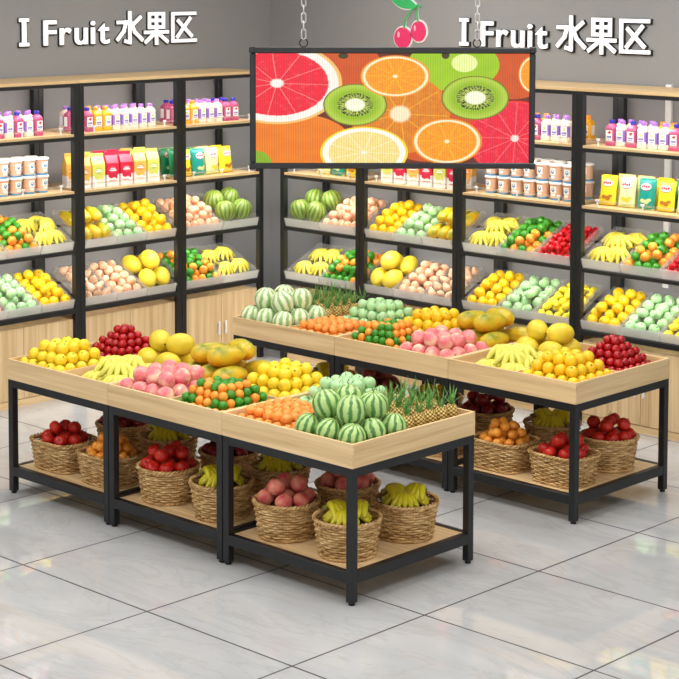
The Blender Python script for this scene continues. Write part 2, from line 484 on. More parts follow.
# ------------------------------------------------------------------ fruit kinds
def ball(r, name, m, sq=1.0, dimple=0.0, n=18, rings=11, bot=0.0):
    pr = []
    for k in range(rings+1):
        a = -PI/2+PI*k/rings
        rr = r*math.cos(a); z = r*sq*math.sin(a)
        if dimple and a > 0: z -= dimple*r*math.exp(-(rr/(0.32*r))**2)
        if bot and a < 0: z += bot*r*math.exp(-(rr/(0.3*r))**2)
        pr.append((max(rr, 1e-5), z))
    return MB().lathe(pr, n, m, closed=False).data(name, True)
def stem_mesh(name, L, r, m, bend=0.25):
    return MB().tube([(0, 0, 0), (bend*L*0.4, 0, L*0.5), (bend*L, 0, L)], [r*0.8, r*0.8, r], 6, m).data(name, True)
def calyx_mesh(name, r):
    b = MB()
    pts = []
    for i in range(10):
        a = 2*PI*i/10; q = r*(0.5 if i % 2 else 1)
        pts.append((q*math.cos(a), q*math.sin(a)))
    b.prism(pts, 0.0015, 'calyx')
    b.tube([(0, 0, 0), (0.001, 0, r*0.8)], r*0.22, 6, 'calyx')
    return b.data(name)
def citrus(key, name, r, m, leaf=True, sq=0.96):
    kind(key, name, 'fruit', ball(r, name, m, sq, 0.06),
         [('calyx', calyx_mesh('calyx', r*0.2), T((0, 0, r*sq-0.06*r)), 'green calyx')] if leaf else ())
CR_ = 0.036
citrus('citrus_t', 'yellow_citrus', 0.038, 'citrus')
citrus('citrus_p', 'yellow_citrus', 0.038, 'citrus_pale')
citrus('citrus_s', 'yellow_citrus', 0.039, 'citrus')
citrus('mandarin_t', 'mandarin', 0.0265, 'mandarin', False)
citrus('lime_t', 'green_lime', 0.0265, 'lime', False)
citrus('mandarin_s', 'mandarin', 0.034, 'mandarin', False)
citrus('lime_s', 'green_lime', 0.034, 'lime', False)
citrus('tangerine', 'tangerine', 0.031, 'tangerine', True, 0.86)
def apple(key, r, m, name='green_apple'):
    kind(key, name, 'fruit', ball(r, name, m, 0.92, 0.24, bot=0.12),
         [('stem', stem_mesh('stem', r*0.5, r*0.05, 'stem_dark'), T((0, 0, r*0.66)), 'dark stem')])
apple('gapple_t', 0.038, 'apple_green')
apple('gapple_s', 0.039, 'apple_green')
apple('rapple', 0.041, 'red_apple', 'red_apple')
apple('plum', 0.041, 'dark_apple', 'dark_red_apple')
kind('bpeach', 'red_peach', 'fruit', ball(0.047, 'red_peach', 'basket_peach', 0.95, 0.12))
kind('brpeach', 'brown_peach', 'fruit', ball(0.047, 'brown_peach', 'brown_peach', 0.95, 0.12))
kind('peach_t', 'pink_peach', 'fruit', ball(0.05, 'pink_peach', 'peach', 0.96, 0.14))
kind('peach_s', 'small_peach', 'fruit', ball(0.036, 'small_peach', 'peach_small', 0.96, 0.1))
kind('cherry_t', 'cherry', 'fruit', ball(0.0275, 'cherry', 'cherry', 0.95, 0.12, 14, 9))
kind('cherry_s', 'cherry', 'fruit', ball(0.025, 'cherry', 'cherry_bright', 0.95, 0.12, 14, 9))
kind('orange_b', 'mandarin', 'fruit', ball(0.031, 'mandarin', 'mandarin', 0.94, 0.08))
def ellipsoid(name, a, b, m, tip=0.0, n=20, rings=14):
    pr = []
    for k in range(rings+1):
        g = -PI/2+PI*k/rings
        pr.append((max(b*math.cos(g), 1e-5), a*math.sin(g)+(tip*math.copysign(abs(math.sin(g))**12, g) if tip else 0)))
    mb = MB().lathe(pr, n, m, closed=False)
    mb.v = [(x, z, y) for x, y, z in mb.v]          # long axis along y
    return mb.data(name, True)
kind('lemon', 'lemon', 'fruit', ellipsoid('lemon', 0.032, 0.025, 'lemon', 0.006))
kind('pomelo', 'yellow_melon', 'fruit', ellipsoid('yellow_melon', 0.09, 0.069, 'pomelo'),
     [('stem', stem_mesh('stem', 0.012, 0.005, 'stem'), T((0, 0.088, 0)) @ RX(-PI/2))])
kind('melon_s', 'yellow_melon', 'fruit', ellipsoid('yellow_melon', 0.095, 0.07, 'melon', 0.006),
     [('stem', stem_mesh('stem', 0.012, 0.005, 'stem'), T((0, 0.099, 0)) @ RX(-PI/2))])
def pear_mesh():
    pr = [(0.00001, -0.034), (0.018, -0.032), (0.03, -0.02), (0.034, -0.004), (0.029, 0.014), (0.02, 0.03), (0.013, 0.044), (0.006, 0.051), (0.00001, 0.052)]
    return MB().lathe(pr, 16, 'pear', closed=False).data('tan_pear', True)
kind('pear', 'tan_pear', 'fruit', pear_mesh(), [('stem', stem_mesh('stem', 0.014, 0.002, 'stem'), T((0, 0, 0.05)))])
def papaya_mesh(L, R):
    pr = []
    N = 16
    for k in range(N+1):
        s = k/N; g = -PI/2+PI*s
        y = math.sin(g)
        rr = R*math.cos(g)**0.8*(1-0.2*y) if abs(math.cos(g)) > 1e-4 else 1e-5
        pr.append((max(rr, 1e-5), L/2*y))
    def fn(p, a, k): return (p[0]*(1+0.025*math.cos(5*a)), p[1]*(1+0.025*math.cos(5*a)), p[2])
    mb = MB().lathe(pr, 20, 'papaya', closed=False, fn=fn)
    mb.v = [(x, z, y) for x, y, z in mb.v]
    return mb.data('papaya', True)
kind('papaya_t', 'papaya', 'fruit', papaya_mesh(0.25, 0.058), [('stem', stem_mesh('stem', 0.012, 0.006, 'stem'), T((0, 0.123, 0)) @ RX(-PI/2))])
kind('papaya_s', 'papaya', 'fruit', papaya_mesh(0.2, 0.05), [('stem', stem_mesh('stem', 0.012, 0.006, 'stem'), T((0, 0.098, 0)) @ RX(-PI/2))])
for key, m, r in (('wm_mid', 'melon_mid', 0.0705), ('wm_pale', 'melon_pale', 0.0705), ('wm_dark', 'melon_dark', 0.083)):
    kind(key, 'watermelon', 'fruit', ball(r, 'watermelon', m, 1.0, 0.03, 28, 18),
         [('stem', stem_mesh('stem', 0.012, 0.003, 'stem', 0.8), T((0, 0, r*0.96)))])
def banana_mesh(m, L=0.175, R=0.0185):
    path = []; rad = []
    for k in range(11):
        s = k/10
        path.append((0, -L*s, 0.045*math.sin(PI*min(1, s*0.95+0.12))-0.012+0.012*(1-s)))
        q = 0.32+0.0*s if s < 0.08 else (0.3+0.7*math.sin(PI*min(max((s-0.02)/0.96, 0), 1))**0.55)
        if k == 0: q = 0.34
        if k == 10: q = 0.22
        rad.append(R*q)
    return MB().tube(path, rad, 7, m).data('banana', True)
def bunch_kind(key, m, n=7, spread=1.15, L=0.175, R=0.0185):
    b = banana_mesh(m, L, R)
    crown = MB().tube([(0, 0.022, 0.012), (0, 0.008, 0.014), (0, -0.012, 0.012)], [0.007, 0.012, 0.011], 7, m).data('crown', True)
    ps = [('crown', crown, Matrix(), 'greenish crown')]
    for i in range(n):
        a = (i/(n-1)-0.5)*spread
        ps.append(('banana', b, RZ(a) @ T((0, -0.004, 0)) @ RY(-a*0.5) @ RX((i % 2)*0.03)))
    kind(key, 'banana_bunch', 'bananas', None, ps)
bunch_kind('bunch_t', 'banana', 5, 1.35, 0.17, 0.0205)
bunch_kind('bunch_s', 'banana_tray', 6, 1.75, 0.15, 0.0165)
bunch_kind('bunch_b', 'banana_dark', 5, 0.95, 0.152, 0.0215)
def pineapple_kind():
    pr = []; N = 12
    for k in range(N+1):
        s = k/N
        pr.append((0.039*(math.sin(PI*(0.1+0.8*s))**0.6), 0.1*s))
    def fn(p, a, k):
        s = k/N; q = 1+0.05*abs(math.sin(8*a/2+s*9))*abs(math.sin(8*a/2-s*9))
        return (p[0]*q, p[1]*q, p[2])
    body = MB().lathe(pr, 24, 'pineapple', fn=fn, uvn=(4, 2.5)).data('body', True)
    c = MB()
    for ring, (n, L, tilt) in enumerate(((4, 0.07, 0.9), (3, 0.1, 0.45), (2, 0.115, 0.15))):
        for i in range(n):
            a = 2*PI*(i+0.5*(ring % 2))/n+0.3*ring
            Q = RZ(a) @ T((0.008, 0, 0)) @ RY(tilt*0.45)
            vs = []; fs = []
            for j in range(5):
                s = j/4; wv = 0.0095*(1-s)**0.7+0.0004
                bx = 0.35*tilt*L*s*s; z = L*s*(1-0.15*tilt*s)
                vs += [Q @ Vector((bx, -wv, z)), Q @ Vector((bx+0.003*(1-s), 0, z-0.001)), Q @ Vector((bx, wv, z))]
                vs += [Q @ Vector((bx-0.0012, -wv*0.9, z+0.0004)), Q @ Vector((bx+0.0015*(1-s), 0, z)), Q @ Vector((bx-0.0012, wv*0.9, z+0.0004))]
            for j in range(4):
                o = j*6; p = o+6
                fs += [(o, o+1, p+1, p), (o+1, o+2, p+2, p+1), (o+3, p+3, p+4, o+4), (o+4, p+4, p+5, o+5), (o, p, p+3, o+3), (o+2, o+5, p+5, p+2)]
            c.add(vs, fs, 'pine_leaf')
    kind('pineapple', 'pineapple', 'fruit', None, [('body', body, Matrix()), ('leafy_crown', c.data('leafy_crown'), T((0, 0, 0.097)), 'spiky green crown')])
pineapple_kind()

# ------------------------------------------------------------------ piles
def settle(pos, r, wd, dp, seed, iters=140, floor=0.0):
    g = np.random.RandomState(seed)
    p = np.array(pos, float)
    p[:, :2] += g.uniform(-0.22, 0.22, (len(p), 2))*r
    for it in range(iters):
        if it < iters-40: p[:, 2] -= 0.03*r
        for _ in range(3):
            d = p[:, None]-p[None]
            L = np.sqrt((d**2).sum(-1))+1e-9
            np.fill_diagonal(L, 9)
            ov = np.clip(2*r*1.002-L, 0, None)
            p += ((d/L[..., None])*(ov*0.32)[..., None]).sum(1)
            p[:, 0] = np.clip(p[:, 0], r, wd-r); p[:, 1] = np.clip(p[:, 1], r, dp-r)
            p[:, 2] = np.maximum(p[:, 2], floor+r)
    return p
def pyramid(nx, ny, layers, r, wd, dp, shrink=(1, 1)):
    out = []; info = []
    for k in range(layers):
        a, b = nx-k*shrink[0], ny-k*shrink[1]
        if a < 1 or b < 1: break
        sx = min((wd-2*r)/max(nx-1, 1), 2.2*r) if nx > 1 else 0
        sy = min((dp-2*r)/max(ny-1, 1), 2.2*r) if ny > 1 else 0
        for j in range(b):
            for i in range(a):
                out.append((wd/2+(i-(a-1)/2)*sx, dp/2+(j-(b-1)/2)*sy, r+k*1.45*r)); info.append((k, j, i))
    return out, info
LAYER = {1: ['only layer'], 2: ['bottom layer', 'top layer'], 3: ['bottom layer', 'middle layer', 'top layer'], 4: ['bottom layer', 'second layer', 'third layer', 'top layer'], 5: ['bottom layer', 'second layer', 'third layer', 'fourth layer', 'top layer']}
def rand_rot(tilt=0.9):
    return RZ(rnd.uniform(0, 2*PI)) @ RX(rnd.uniform(-tilt, tilt)) @ RY(rnd.uniform(-tilt, tilt))
def in_sight(p, r, base):
    """False for what lies buried inside a pile, seen from nowhere above or around it"""
    inv = base.to_3x3().inverted(); keep = np.zeros(len(p), bool)
    for az in (-0.9, -0.45, 0.0, 0.45, 0.9):
        for el in (0.2, 0.45, 1.2):
            h = RZ(az) @ Vector((CPOS.x+3.0, CPOS.y-4.0, 0)).normalized()
            d = (inv @ Vector((h.x*math.cos(el), h.y*math.cos(el), math.sin(el)))).normalized()
            e1 = d.orthogonal().normalized(); e2 = d.cross(e1)
            for a, b in ((0, 0), (.75, 0), (-.75, 0), (0, .75), (0, -.75)):
                o = p+np.array(e1*(a*r)+e2*(b*r)); D = np.array(d)
                q = p[None]-o[:, None]; t = q@D
                dist = np.sqrt(np.clip((q**2).sum(-1)-t**2, 0, None))
                hit = (dist < r*0.97) & (t > 0.3*r); np.fill_diagonal(hit, False)
                keep |= ~hit.any(1)
    return keep
def heap(keys, base, desc, where, r, wd, dp, nx, ny, layers, seed, shrink=(1, 1), tilt=0.9, group=None, sc=(0.97, 1.0), tight=False):
    """spheres settled in a box wd x dp at matrix base"""
    we, de = (min(wd, nx*2*r*1.035), min(dp, ny*2*r*1.035)) if tight else (wd, dp)
    pos, info = pyramid(nx, ny, layers, r, we, de, shrink)
    p = settle(pos, r, we, de, seed)
    p[:, 0] += (wd-we)/2; p[:, 1] += (dp-de)/2
    keep = in_sight(p, r, base)
    nl = max(k for k, _, _ in info)+1
    for ok, (x, y, z), (k, j, i) in zip(keep, p, info):
        if not ok: continue
        sel = rnd.randrange(len(keys)) if len(keys) > 1 else 0
        d = desc[sel]
        row = 'front row' if j == 0 else '%s row' % ORD[j]
        lab = '%s, %s from left, %s, %s, %s' % (d, ORD[i], row, LAYER[nl][k].replace(' layer', ''), where) if nl > 1 else '%s, %s from left, %s, %s' % (d, ORD[i], row, where)
        big = 1.1 if 'wm_' in keys[0] and k else 1.0
        if big > 1: x, y = wd/2+(x-wd/2)*1.1, dp/2+(y-dp/2)*1.1
        place(keys[sel], base @ T((x, y, z+(0.016 if big > 1 else 0))) @ rand_rot(tilt) @ SC(big*rnd.uniform(*sc)), lab, group or ('%s in %s' % (d, where)))

# trays -------------------------------------------------------------
def tray(key, lvl, x0, wd, label):
    """clear sloped tray; returns matrix of its inner floor: x across, y up the slope, z out"""
    z = LV[lvl]
    mt = UM[key] @ T((x0, 0.016, z+0.006)) @ RX(TA)
    t = thing('display_tray', label, 'tray', mt, 'clear sloped trays')
    th = 0.004; h = 0.062
    part('tray_floor', MB().box((0, 0, 0), (wd, TL, th), 'acrylic'), t)
    for x in (0, wd-th): part('side_panel', MB().box((x, 0, th), (x+th, TL, h), 'acrylic'), t)
    part('front_lip', MB().box((0, -0.001, -0.002), (wd, th-0.001, h), 'acrylic_lip', X=RX(-TA*0.5)), t)
    part('back_panel', MB().box((th, TL-th, th), (wd-th, TL, h), 'acrylic'), t)
    return mt @ T((th+0.001, th+0.012, th)), wd-2*th-0.002
seedc = [11]
def fill_tray(key, lvl, x0, wd, what, ordw):
    side = 'upper' if lvl == 1 else 'lower'
    where = '%s, %s' % ('%s tray' % side, UN[key])
    names = {'citrus': 'yellow citrus', 'apple': 'pale green apples', 'mix': 'mandarins and limes', 'cherry': 'bright red cherries', 'peach': 'cream-pink peaches',
             'banana': 'light yellow bananas', 'melon': 'yellow melons', 'water': 'dark green watermelons', 'papaya': 'papayas', 'pear': 'tan pears', 'lemon': 'small lemons'}
    m, W_ = tray(key, lvl, x0, wd, 'clear sloped tray of %s, %s tray row of %s' % (names[what], side, UN[key]))
    D = TL-0.022
    seedc[0] += 1; sd = seedc[0]
    if what in ('citrus', 'apple', 'mix', 'cherry', 'peach', 'lemon', 'pear'):
        keys, desc, r, tilt = {
            'citrus': (['citrus_s'], ['yellow citrus'], 0.0395, 0.9), 'apple': (['gapple_s'], ['pale green apple'], 0.0395, 0.7),
            'mix': (['mandarin_s', 'lime_s'], ['orange mandarin', 'green lime'], 0.0345, 1.5), 'cherry': (['cherry_s'], ['bright red cherry'], 0.0255, 1.0),
            'peach': (['peach_s'], ['cream-pink peach'], 0.0365, 1.2), 'lemon': (['lemon'], ['small lemon'], 0.0312, 0.25), 'pear': (['pear'], ['tan pear'], 0.0385, 0.8)}[what]
        nx = int(W_/(2*r*0.99)); ny = int(D/(2*r*1.0))
        heap(keys, m, desc, where, r, W_, D, nx, ny, 2 if what != 'pear' else 1, sd, (1, 2), tilt)
    elif what == 'banana':
        for i, (fx, t) in enumerate(((0.27, 0.19), (0.73, 0.2), (0.27, 0.38), (0.73, 0.385))):
            lab = 'light yellow banana bunch, %s %s in %s' % ('front' if i < 2 else 'back', 'left' if i % 2 == 0 else 'right', where)
            place('bunch_s', m @ T((W_*fx, t, 0.02+0.008*(i % 2))) @ RZ(rnd.uniform(-0.3, 0.3)) @ SC(min(1, W_/0.29)), lab, 'banana bunches in '+where)
        if W_ < 0.35:
            place('bunch_s', m @ T((W_*0.5, 0.28, 0.065)) @ RZ(0.5), 'light yellow banana bunch on top of the others, '+where, 'banana bunches in '+where)
    elif what == 'melon':
        s = 0.92
        for i, (fx, t, z) in enumerate(((0.25, 0.1, 0.068), (0.75, 0.1, 0.068), (0.25, 0.3, 0.068), (0.75, 0.3, 0.068), (0.5, 0.2, 0.165))):
            place('melon_s', m @ T((W_*fx, t, z)) @ RZ(rnd.uniform(-0.25, 0.25)) @ SC(s), 'bright yellow melon, %s in %s' % (['front left', 'front right', 'back left', 'back right', 'topmost'][i], where), 'yellow melons in '+where)
    elif what == 'water':
        for i, (fx, t) in enumerate(((0.24, 0.1), (0.72, 0.1), (0.28, 0.27), (0.76, 0.28))):
            place('wm_dark', m @ T((W_*fx, t, 0.084)) @ RX(-TA) @ rand_rot(0.4), 'dark striped watermelon, %s in %s' % (['front left', 'front right', 'back left', 'back right'][i], where), 'watermelons in '+where)
    elif what == 'papaya':
        for i, (fx, t, z) in enumerate(((0.19, 0.11, 0.052), (0.52, 0.11, 0.052), (0.84, 0.11, 0.052), (0.2, 0.31, 0.052), (0.52, 0.31, 0.052), (0.84, 0.31, 0.052), (0.34, 0.21, 0.135), (0.68, 0.21, 0.135))):
            place('papaya_s', m @ T((W_*fx, t, z)) @ RZ(rnd.uniform(-0.1, 0.1)) @ SC(0.93*min(1, W_/0.3)) @ RY(rnd.uniform(-0.6, 0.6)),
                  'papaya, %s in %s' % (['front left', 'front middle', 'front right', 'back left', 'back middle', 'back right', 'top left', 'top right'][i], where), 'papayas in '+where)
ROWS = {
    'U0': (['citrus', 'mix', 'banana'], ['peach', 'apple', 'citrus']),
    'U1': (['papaya', 'apple', 'citrus'], ['pear', 'peach', 'melon']),
    'U2': (['peach', 'water'], ['mix', 'banana']),
    'V0': (['water', 'peach'], ['banana', 'mix']),
    'V1': (['citrus', 'apple', 'papaya'], ['melon', 'peach', 'pear']),
    'V2': (['banana', 'mix', 'cherry'], ['citrus', 'apple', 'lemon']),
    'V3': (['banana', 'mix', 'cherry'], ['citrus', 'apple', 'lemon']),
}
for key, (up, lo) in ROWS.items():
    for lvl, row in ((1, up), (0, lo)):
        n = len(row); inner = UW[key]-2*P-0.008; pitch = inner/n
        for i, wh in enumerate(row):
            fill_tray(key, lvl, P+0.004+i*pitch, pitch-0.006, wh, i)

# ------------------------------------------------------------------ drinks, cups, cartons, bags
M['pink_juice'] = plain('magenta_juice', (190, 82, 124), 0.3)
M['cream_juice'] = plain('cream_juice', (240, 222, 206), 0.3)
M['amber_juice'] = plain('amber_juice', (244, 180, 40), 0.3)
M['cap_blue'] = plain('blue_cap', (58, 52, 168), 0.35)
M['cap_purple'] = plain('purple_cap', (176, 124, 214), 0.35)
M['cap_orange'] = plain('orange_cap', (246, 164, 60), 0.35)
M['paper'] = plain('white_label_paper', (250, 248, 246), 0.5)
M['ink_red'] = plain('red_ink', (204, 40, 52), 0.5)
M['ink_blue'] = plain('blue_ink', (74, 72, 172), 0.5)
M['ink_purple'] = plain('purple_ink', (150, 112, 204), 0.5)
M['ink_green'] = plain('pale_green_ink', (206, 222, 150), 0.5)
M['ink_yellow'] = plain('yellow_ink', (250, 208, 70), 0.5)
def bottle_kind(key, juice, cap, edge, motif, colourword):
    w = 0.034; h = 0.165
    def ring(a, z, ch=0.3):
        c = a*(1-ch)
        return [(x, y, z) for x, y in ((a, -c), (a, c), (c, a), (-c, a), (-a, c), (-a, -c), (-c, -a), (c, -a))]
    def loft(levels, m):
        vs = []; fs = []
        for a, z, ch in levels: vs += ring(a, z, ch)
        for k in range(len(levels)-1):
            for i in range(8):
                j = (i+1) % 8; fs.append((k*8+i, k*8+j, k*8+8+j, k*8+8+i))
        fs += [list(range(8))[::-1], [len(vs)-8+i for i in range(8)]]
        return MB().add(vs, fs, m)
    body = loft([(w*0.94, 0, 0.3), (w, 0.004, 0.3), (w, 0.026, 0.3), (w*0.95, 0.03, 0.3), (w*0.95, 0.104, 0.3), (w, 0.108, 0.3), (w*0.9, 0.122, 0.35), (0.017, 0.138, 0.45), (0.0145, 0.141, 0.5), (0.0145, 0.146, 0.5)], juice)
    capm = MB().lathe([(0.0165, 0.143), (0.018, 0.145), (0.018, h-0.002), (0.0165, h)], 14, cap)
    lab = loft([(w*0.965, 0.033, 0.3), (w*0.965, 0.101, 0.3)], edge)
    q = -w*0.965-0.0006
    lab.box((-0.0222, q, 0.034), (0.0222, q+0.0004, 0.1), 'paper')
    for sx in (-1, 1): lab.box((sx*w*0.965 if sx < 0 else w*0.965, -0.012, 0.034), (sx*w*0.965-0.0004 if sx < 0 else w*0.965+0.0004, 0.02, 0.1), 'paper')
    if motif == 'red': lab.prism([(-0.013, 0.086), (0.004, 0.074), (0.016, 0.09), (0.005, 0.096), (-0.004, 0.09)], 0.0004, 'ink_red', T((0, q-0.0002, 0)) @ RX(PI/2))
    else: lab.prism([(0.012*math.cos(a*PI/5), 0.082+0.011*math.sin(a*PI/5)) for a in range(10)], 0.0004, 'ink_green', T((0, q-0.0002, 0)) @ RX(PI/2))
    for a, b, z0, z1 in ((-0.016, -0.011, .052, .064), (-0.009, -0.003, .052, .064), (-0.001, 0.005, .052, .064), (0.007, 0.016, .052, .064), (-0.016, 0.014, .042, .046)):
        lab.box((a, q-0.0005, z0), (b, q, z1), 'ink_blue')
    lab = lab.data('label_print')
    kind(key, 'juice_bottle', 'bottle', None, [('body', body.data('body'), Matrix(), colourword+' body'), ('cap', capm.data('cap', False), Matrix(), None), ('label_print', lab, Matrix(), 'white printed wrap')])
bottle_kind('bot_m', 'pink_juice', 'cap_blue', 'pink_juice', 'red', 'magenta')
bottle_kind('bot_c', 'cream_juice', 'cap_purple', 'ink_purple', 'lemon', 'cream')
bottle_kind('bot_a', 'amber_juice', 'cap_orange', 'amber_juice', 'lemon', 'amber')
BD = {'m': 'blue-capped magenta bottle', 'c': 'purple-capped cream bottle', 'a': 'orange-capped amber bottle'}
ZB = LV[3]+0.0188
def bottles(key, rows):
    for rn, y, x0, seq in rows:
        for i, c in enumerate(seq):
            if c == ' ': continue
            place('bot_'+c, UM[key] @ T((x0+i*0.085, y, ZB)) @ RZ(rnd.uniform(-0.06, 0.06)) @ SC(1.12, 1.12, 1.06), '%s, %s from left in %s row, top shelf, %s' % (BD[c], ORD[len(seq[:i].replace(' ', ''))], rn, UN[key]), 'juice bottles on the racks')
bottles('U0', [('front', 0.125, 0.09, 'acccmcmcm'[1:]), ('back', 0.225, 0.09, 'aacccccc')])
bottles('U1', [('front', 0.125, 0.165, 'maaccccc'), ('back', 0.225, 0.09, 'maaccccc'), ('rearmost', 0.33, 0.13, 'c')])
bottles('U2', [('front', 0.125, 0.13, 'aacccmm'), ('back', 0.225, 0.1, 'mccccmm'), ('rearmost', 0.33, 0.13, 'mm')])
bottles('V2', [('front', 0.125, 0.45, 'aamccc'), ('back', 0.225, 0.45, 'caaccc'), ('rearmost', 0.33, 0.82, 'ca')])
bottles('V3', [('front', 0.125, 0.2, 'mcmcccmc'), ('back', 0.225, 0.2, 'ccccaaca')])

M['cup_tan'] = plain('tan_printed_cup', (228, 184, 150), 0.45)
M['cup_blue'] = plain('blue_cup_band', (96, 150, 190), 0.45)
def cup_kind():
    body = MB().lathe([(0.031, 0), (0.032, 0.003), (0.0355, 0.085), (0.0375, 0.088)], 20, 'cup_tan')
    lid = MB().lathe([(0.04, 0.088), (0.041, 0.09), (0.041, 0.096), (0.037, 0.098), (0.036, 0.1)], 20, 'white_plastic')
    band = MB().lathe([(0.0319, 0.0), (0.0326, 0.012), (0.0326, 0.0121)], 20, 'cup_blue', closed=False)
    # patch facing the aisle
    for a0, a1, z0, z1, m in ((-0.55, 0.55, 0.04, 0.078, 'paper'), (-0.35, 0.4, 0.02, 0.036, 'paper')):
        vs = []; fs = []
        for k in range(7):
            a = -PI/2+a0+(a1-a0)*k/6
            for z in (z0, z1):
                r = 0.032+0.0035*z/0.085+0.0006
                vs.append((r*math.cos(a), r*math.sin(a), z))
        for k in range(6): fs.append((2*k, 2*k+2, 2*k+3, 2*k+1))
        band.add(vs, fs, m)
    vs = []
    for k in range(12):
        a = 2*PI*k/12; t = -PI/2+0.3*math.cos(a); z = 0.058+0.012*math.sin(a); r = 0.032+0.0035*z/0.085+0.0012
        vs.append((r*math.cos(t), r*math.sin(t), z))
    band.add(vs, [list(range(12))], 'cup_blue')
    kind('cup', 'dessert_cup', 'cup', None, [('body', body.data('body', False), Matrix(), 'tan paper body'), ('lid', lid.data('lid'), Matrix(), 'white plastic lid'), ('label_print', band.data('label_print'), Matrix(), None)])
cup_kind()
Z2 = LV[2]+0.0188
def cups(key, x0, n, p=0.115):
    for i in range(n):
        for j, y in enumerate((0.13, 0.33 if key == 'V2' else 0.26)):
            for k in range(2):
                place('cup', UM[key] @ T((x0+i*p, y, Z2+k*0.1255)) @ RZ(rnd.uniform(-0.1, 0.1)) @ SC(1.25), 'tan lidded cup, %s %s, %s from left, middle shelf of %s' % (['front', 'back'][j], ['bottom', 'top'][k], ORD[i], UN[key]), 'stacked dessert cups')
cups('U0', 0.155, 6)
cups('V2', 0.21, 7)

def carton_kind(key, top, low, word):
    w, h, g = 0.042, 0.15, 0.052
    body = MB().box((-w, -w, 0), (w, w, h), 'paper')
    d = 0.0006
    body.box((-w-d, -w-d, 0.075), (w+d, w+d, h), top)
    body.prism([(-0.03, 0.06), (-0.012, 0.05), (0.01, 0.058), (0.03, 0.046), (0.032, 0.08), (-0.032, 0.08)], 0.0005, top, T((0, -w-d, 0)) @ RX(PI/2))
    vs = [(-w, -w, h), (w, -w, h), (w, w, h), (-w, w, h), (-w*0.98, 0, h+g), (w*0.98, 0, h+g), (0, -0.0, h+g)]
    gab = MB().add(vs[:6], [(0, 1, 5, 4), (2, 3, 4, 5), (1, 2, 5), (3, 0, 4), (0, 3, 2, 1)], top)
    gab.box((-w*0.98, -0.003, h+g-0.002), (w*0.98, 0.003, h+g+0.018), top)
    lab = MB()
    q = -w-d-0.0006
    lab.prism([(0.026*math.cos(a*PI/8), 0.108+0.022*math.sin(a*PI/8)) for a in range(16)], 0.0004, low, T((0, q, 0)) @ RX(PI/2))
    for k in range(5): body.box((-0.026+k*0.011, -w-d, 0.03), (-0.018+k*0.011, -w+d, 0.038), top)
    lab.box((-0.024, q-0.0006, 0.1), (0.024, q-0.0004, 0.108), 'paper'); lab.box((-0.016, q-0.0006, 0.112), (0.016, q-0.0004, 0.118), 'paper')
    kind(key, 'juice_carton', 'carton', None, [('body', body.data('body'), Matrix()), ('gable_top', gab.data('gable_top'), Matrix(), word+' folded gable top'), ('label_print', lab.data('label_print'), Matrix())])
M['c_red'] = plain('crimson_carton_print', (220, 36, 72), 0.4)
M['c_red2'] = plain('pink_red_carton_print', (240, 86, 110), 0.4)
M['c_lime'] = plain('lime_carton_print', (226, 228, 110), 0.4)
M['c_lime2'] = plain('pale_lime_carton_print', (196, 214, 96), 0.4)
M['c_or'] = plain('orange_carton_print', (248, 196, 92), 0.4)
M['c_or2'] = plain('deep_orange_carton_print', (246, 160, 60), 0.4)
carton_kind('car_r', 'c_red', 'c_red2', 'crimson'); carton_kind('car_l', 'c_lime', 'c_lime2', 'lime'); carton_kind('car_o', 'c_or', 'c_or2', 'orange')
CD = {'r': 'crimson juice carton', 'l': 'lime yellow juice carton', 'o': 'orange yellow juice carton'}
def cartons(key, rows):
    for rn, y, x0, seq in rows:
        for i, c in enumerate(seq):
            place('car_'+c, UM[key] @ T((x0+i*0.13, y, Z2)) @ RZ(-0.3 if key[0] == 'U' else 0.3) @ SC(1.12), '%s, %s from left in %s row, middle shelf, %s' % (CD[c], ORD[i], rn, UN[key]), 'juice cartons on the racks')
cartons('U1', [('front', 0.11, 0.11, 'olrrol'), ('back', 0.25, 0.11, 'olrrol')])
cartons('V1', [('front', 0.11, 0.2, 'lrorlr'), ('back', 0.25, 0.2, 'lrrolo')])

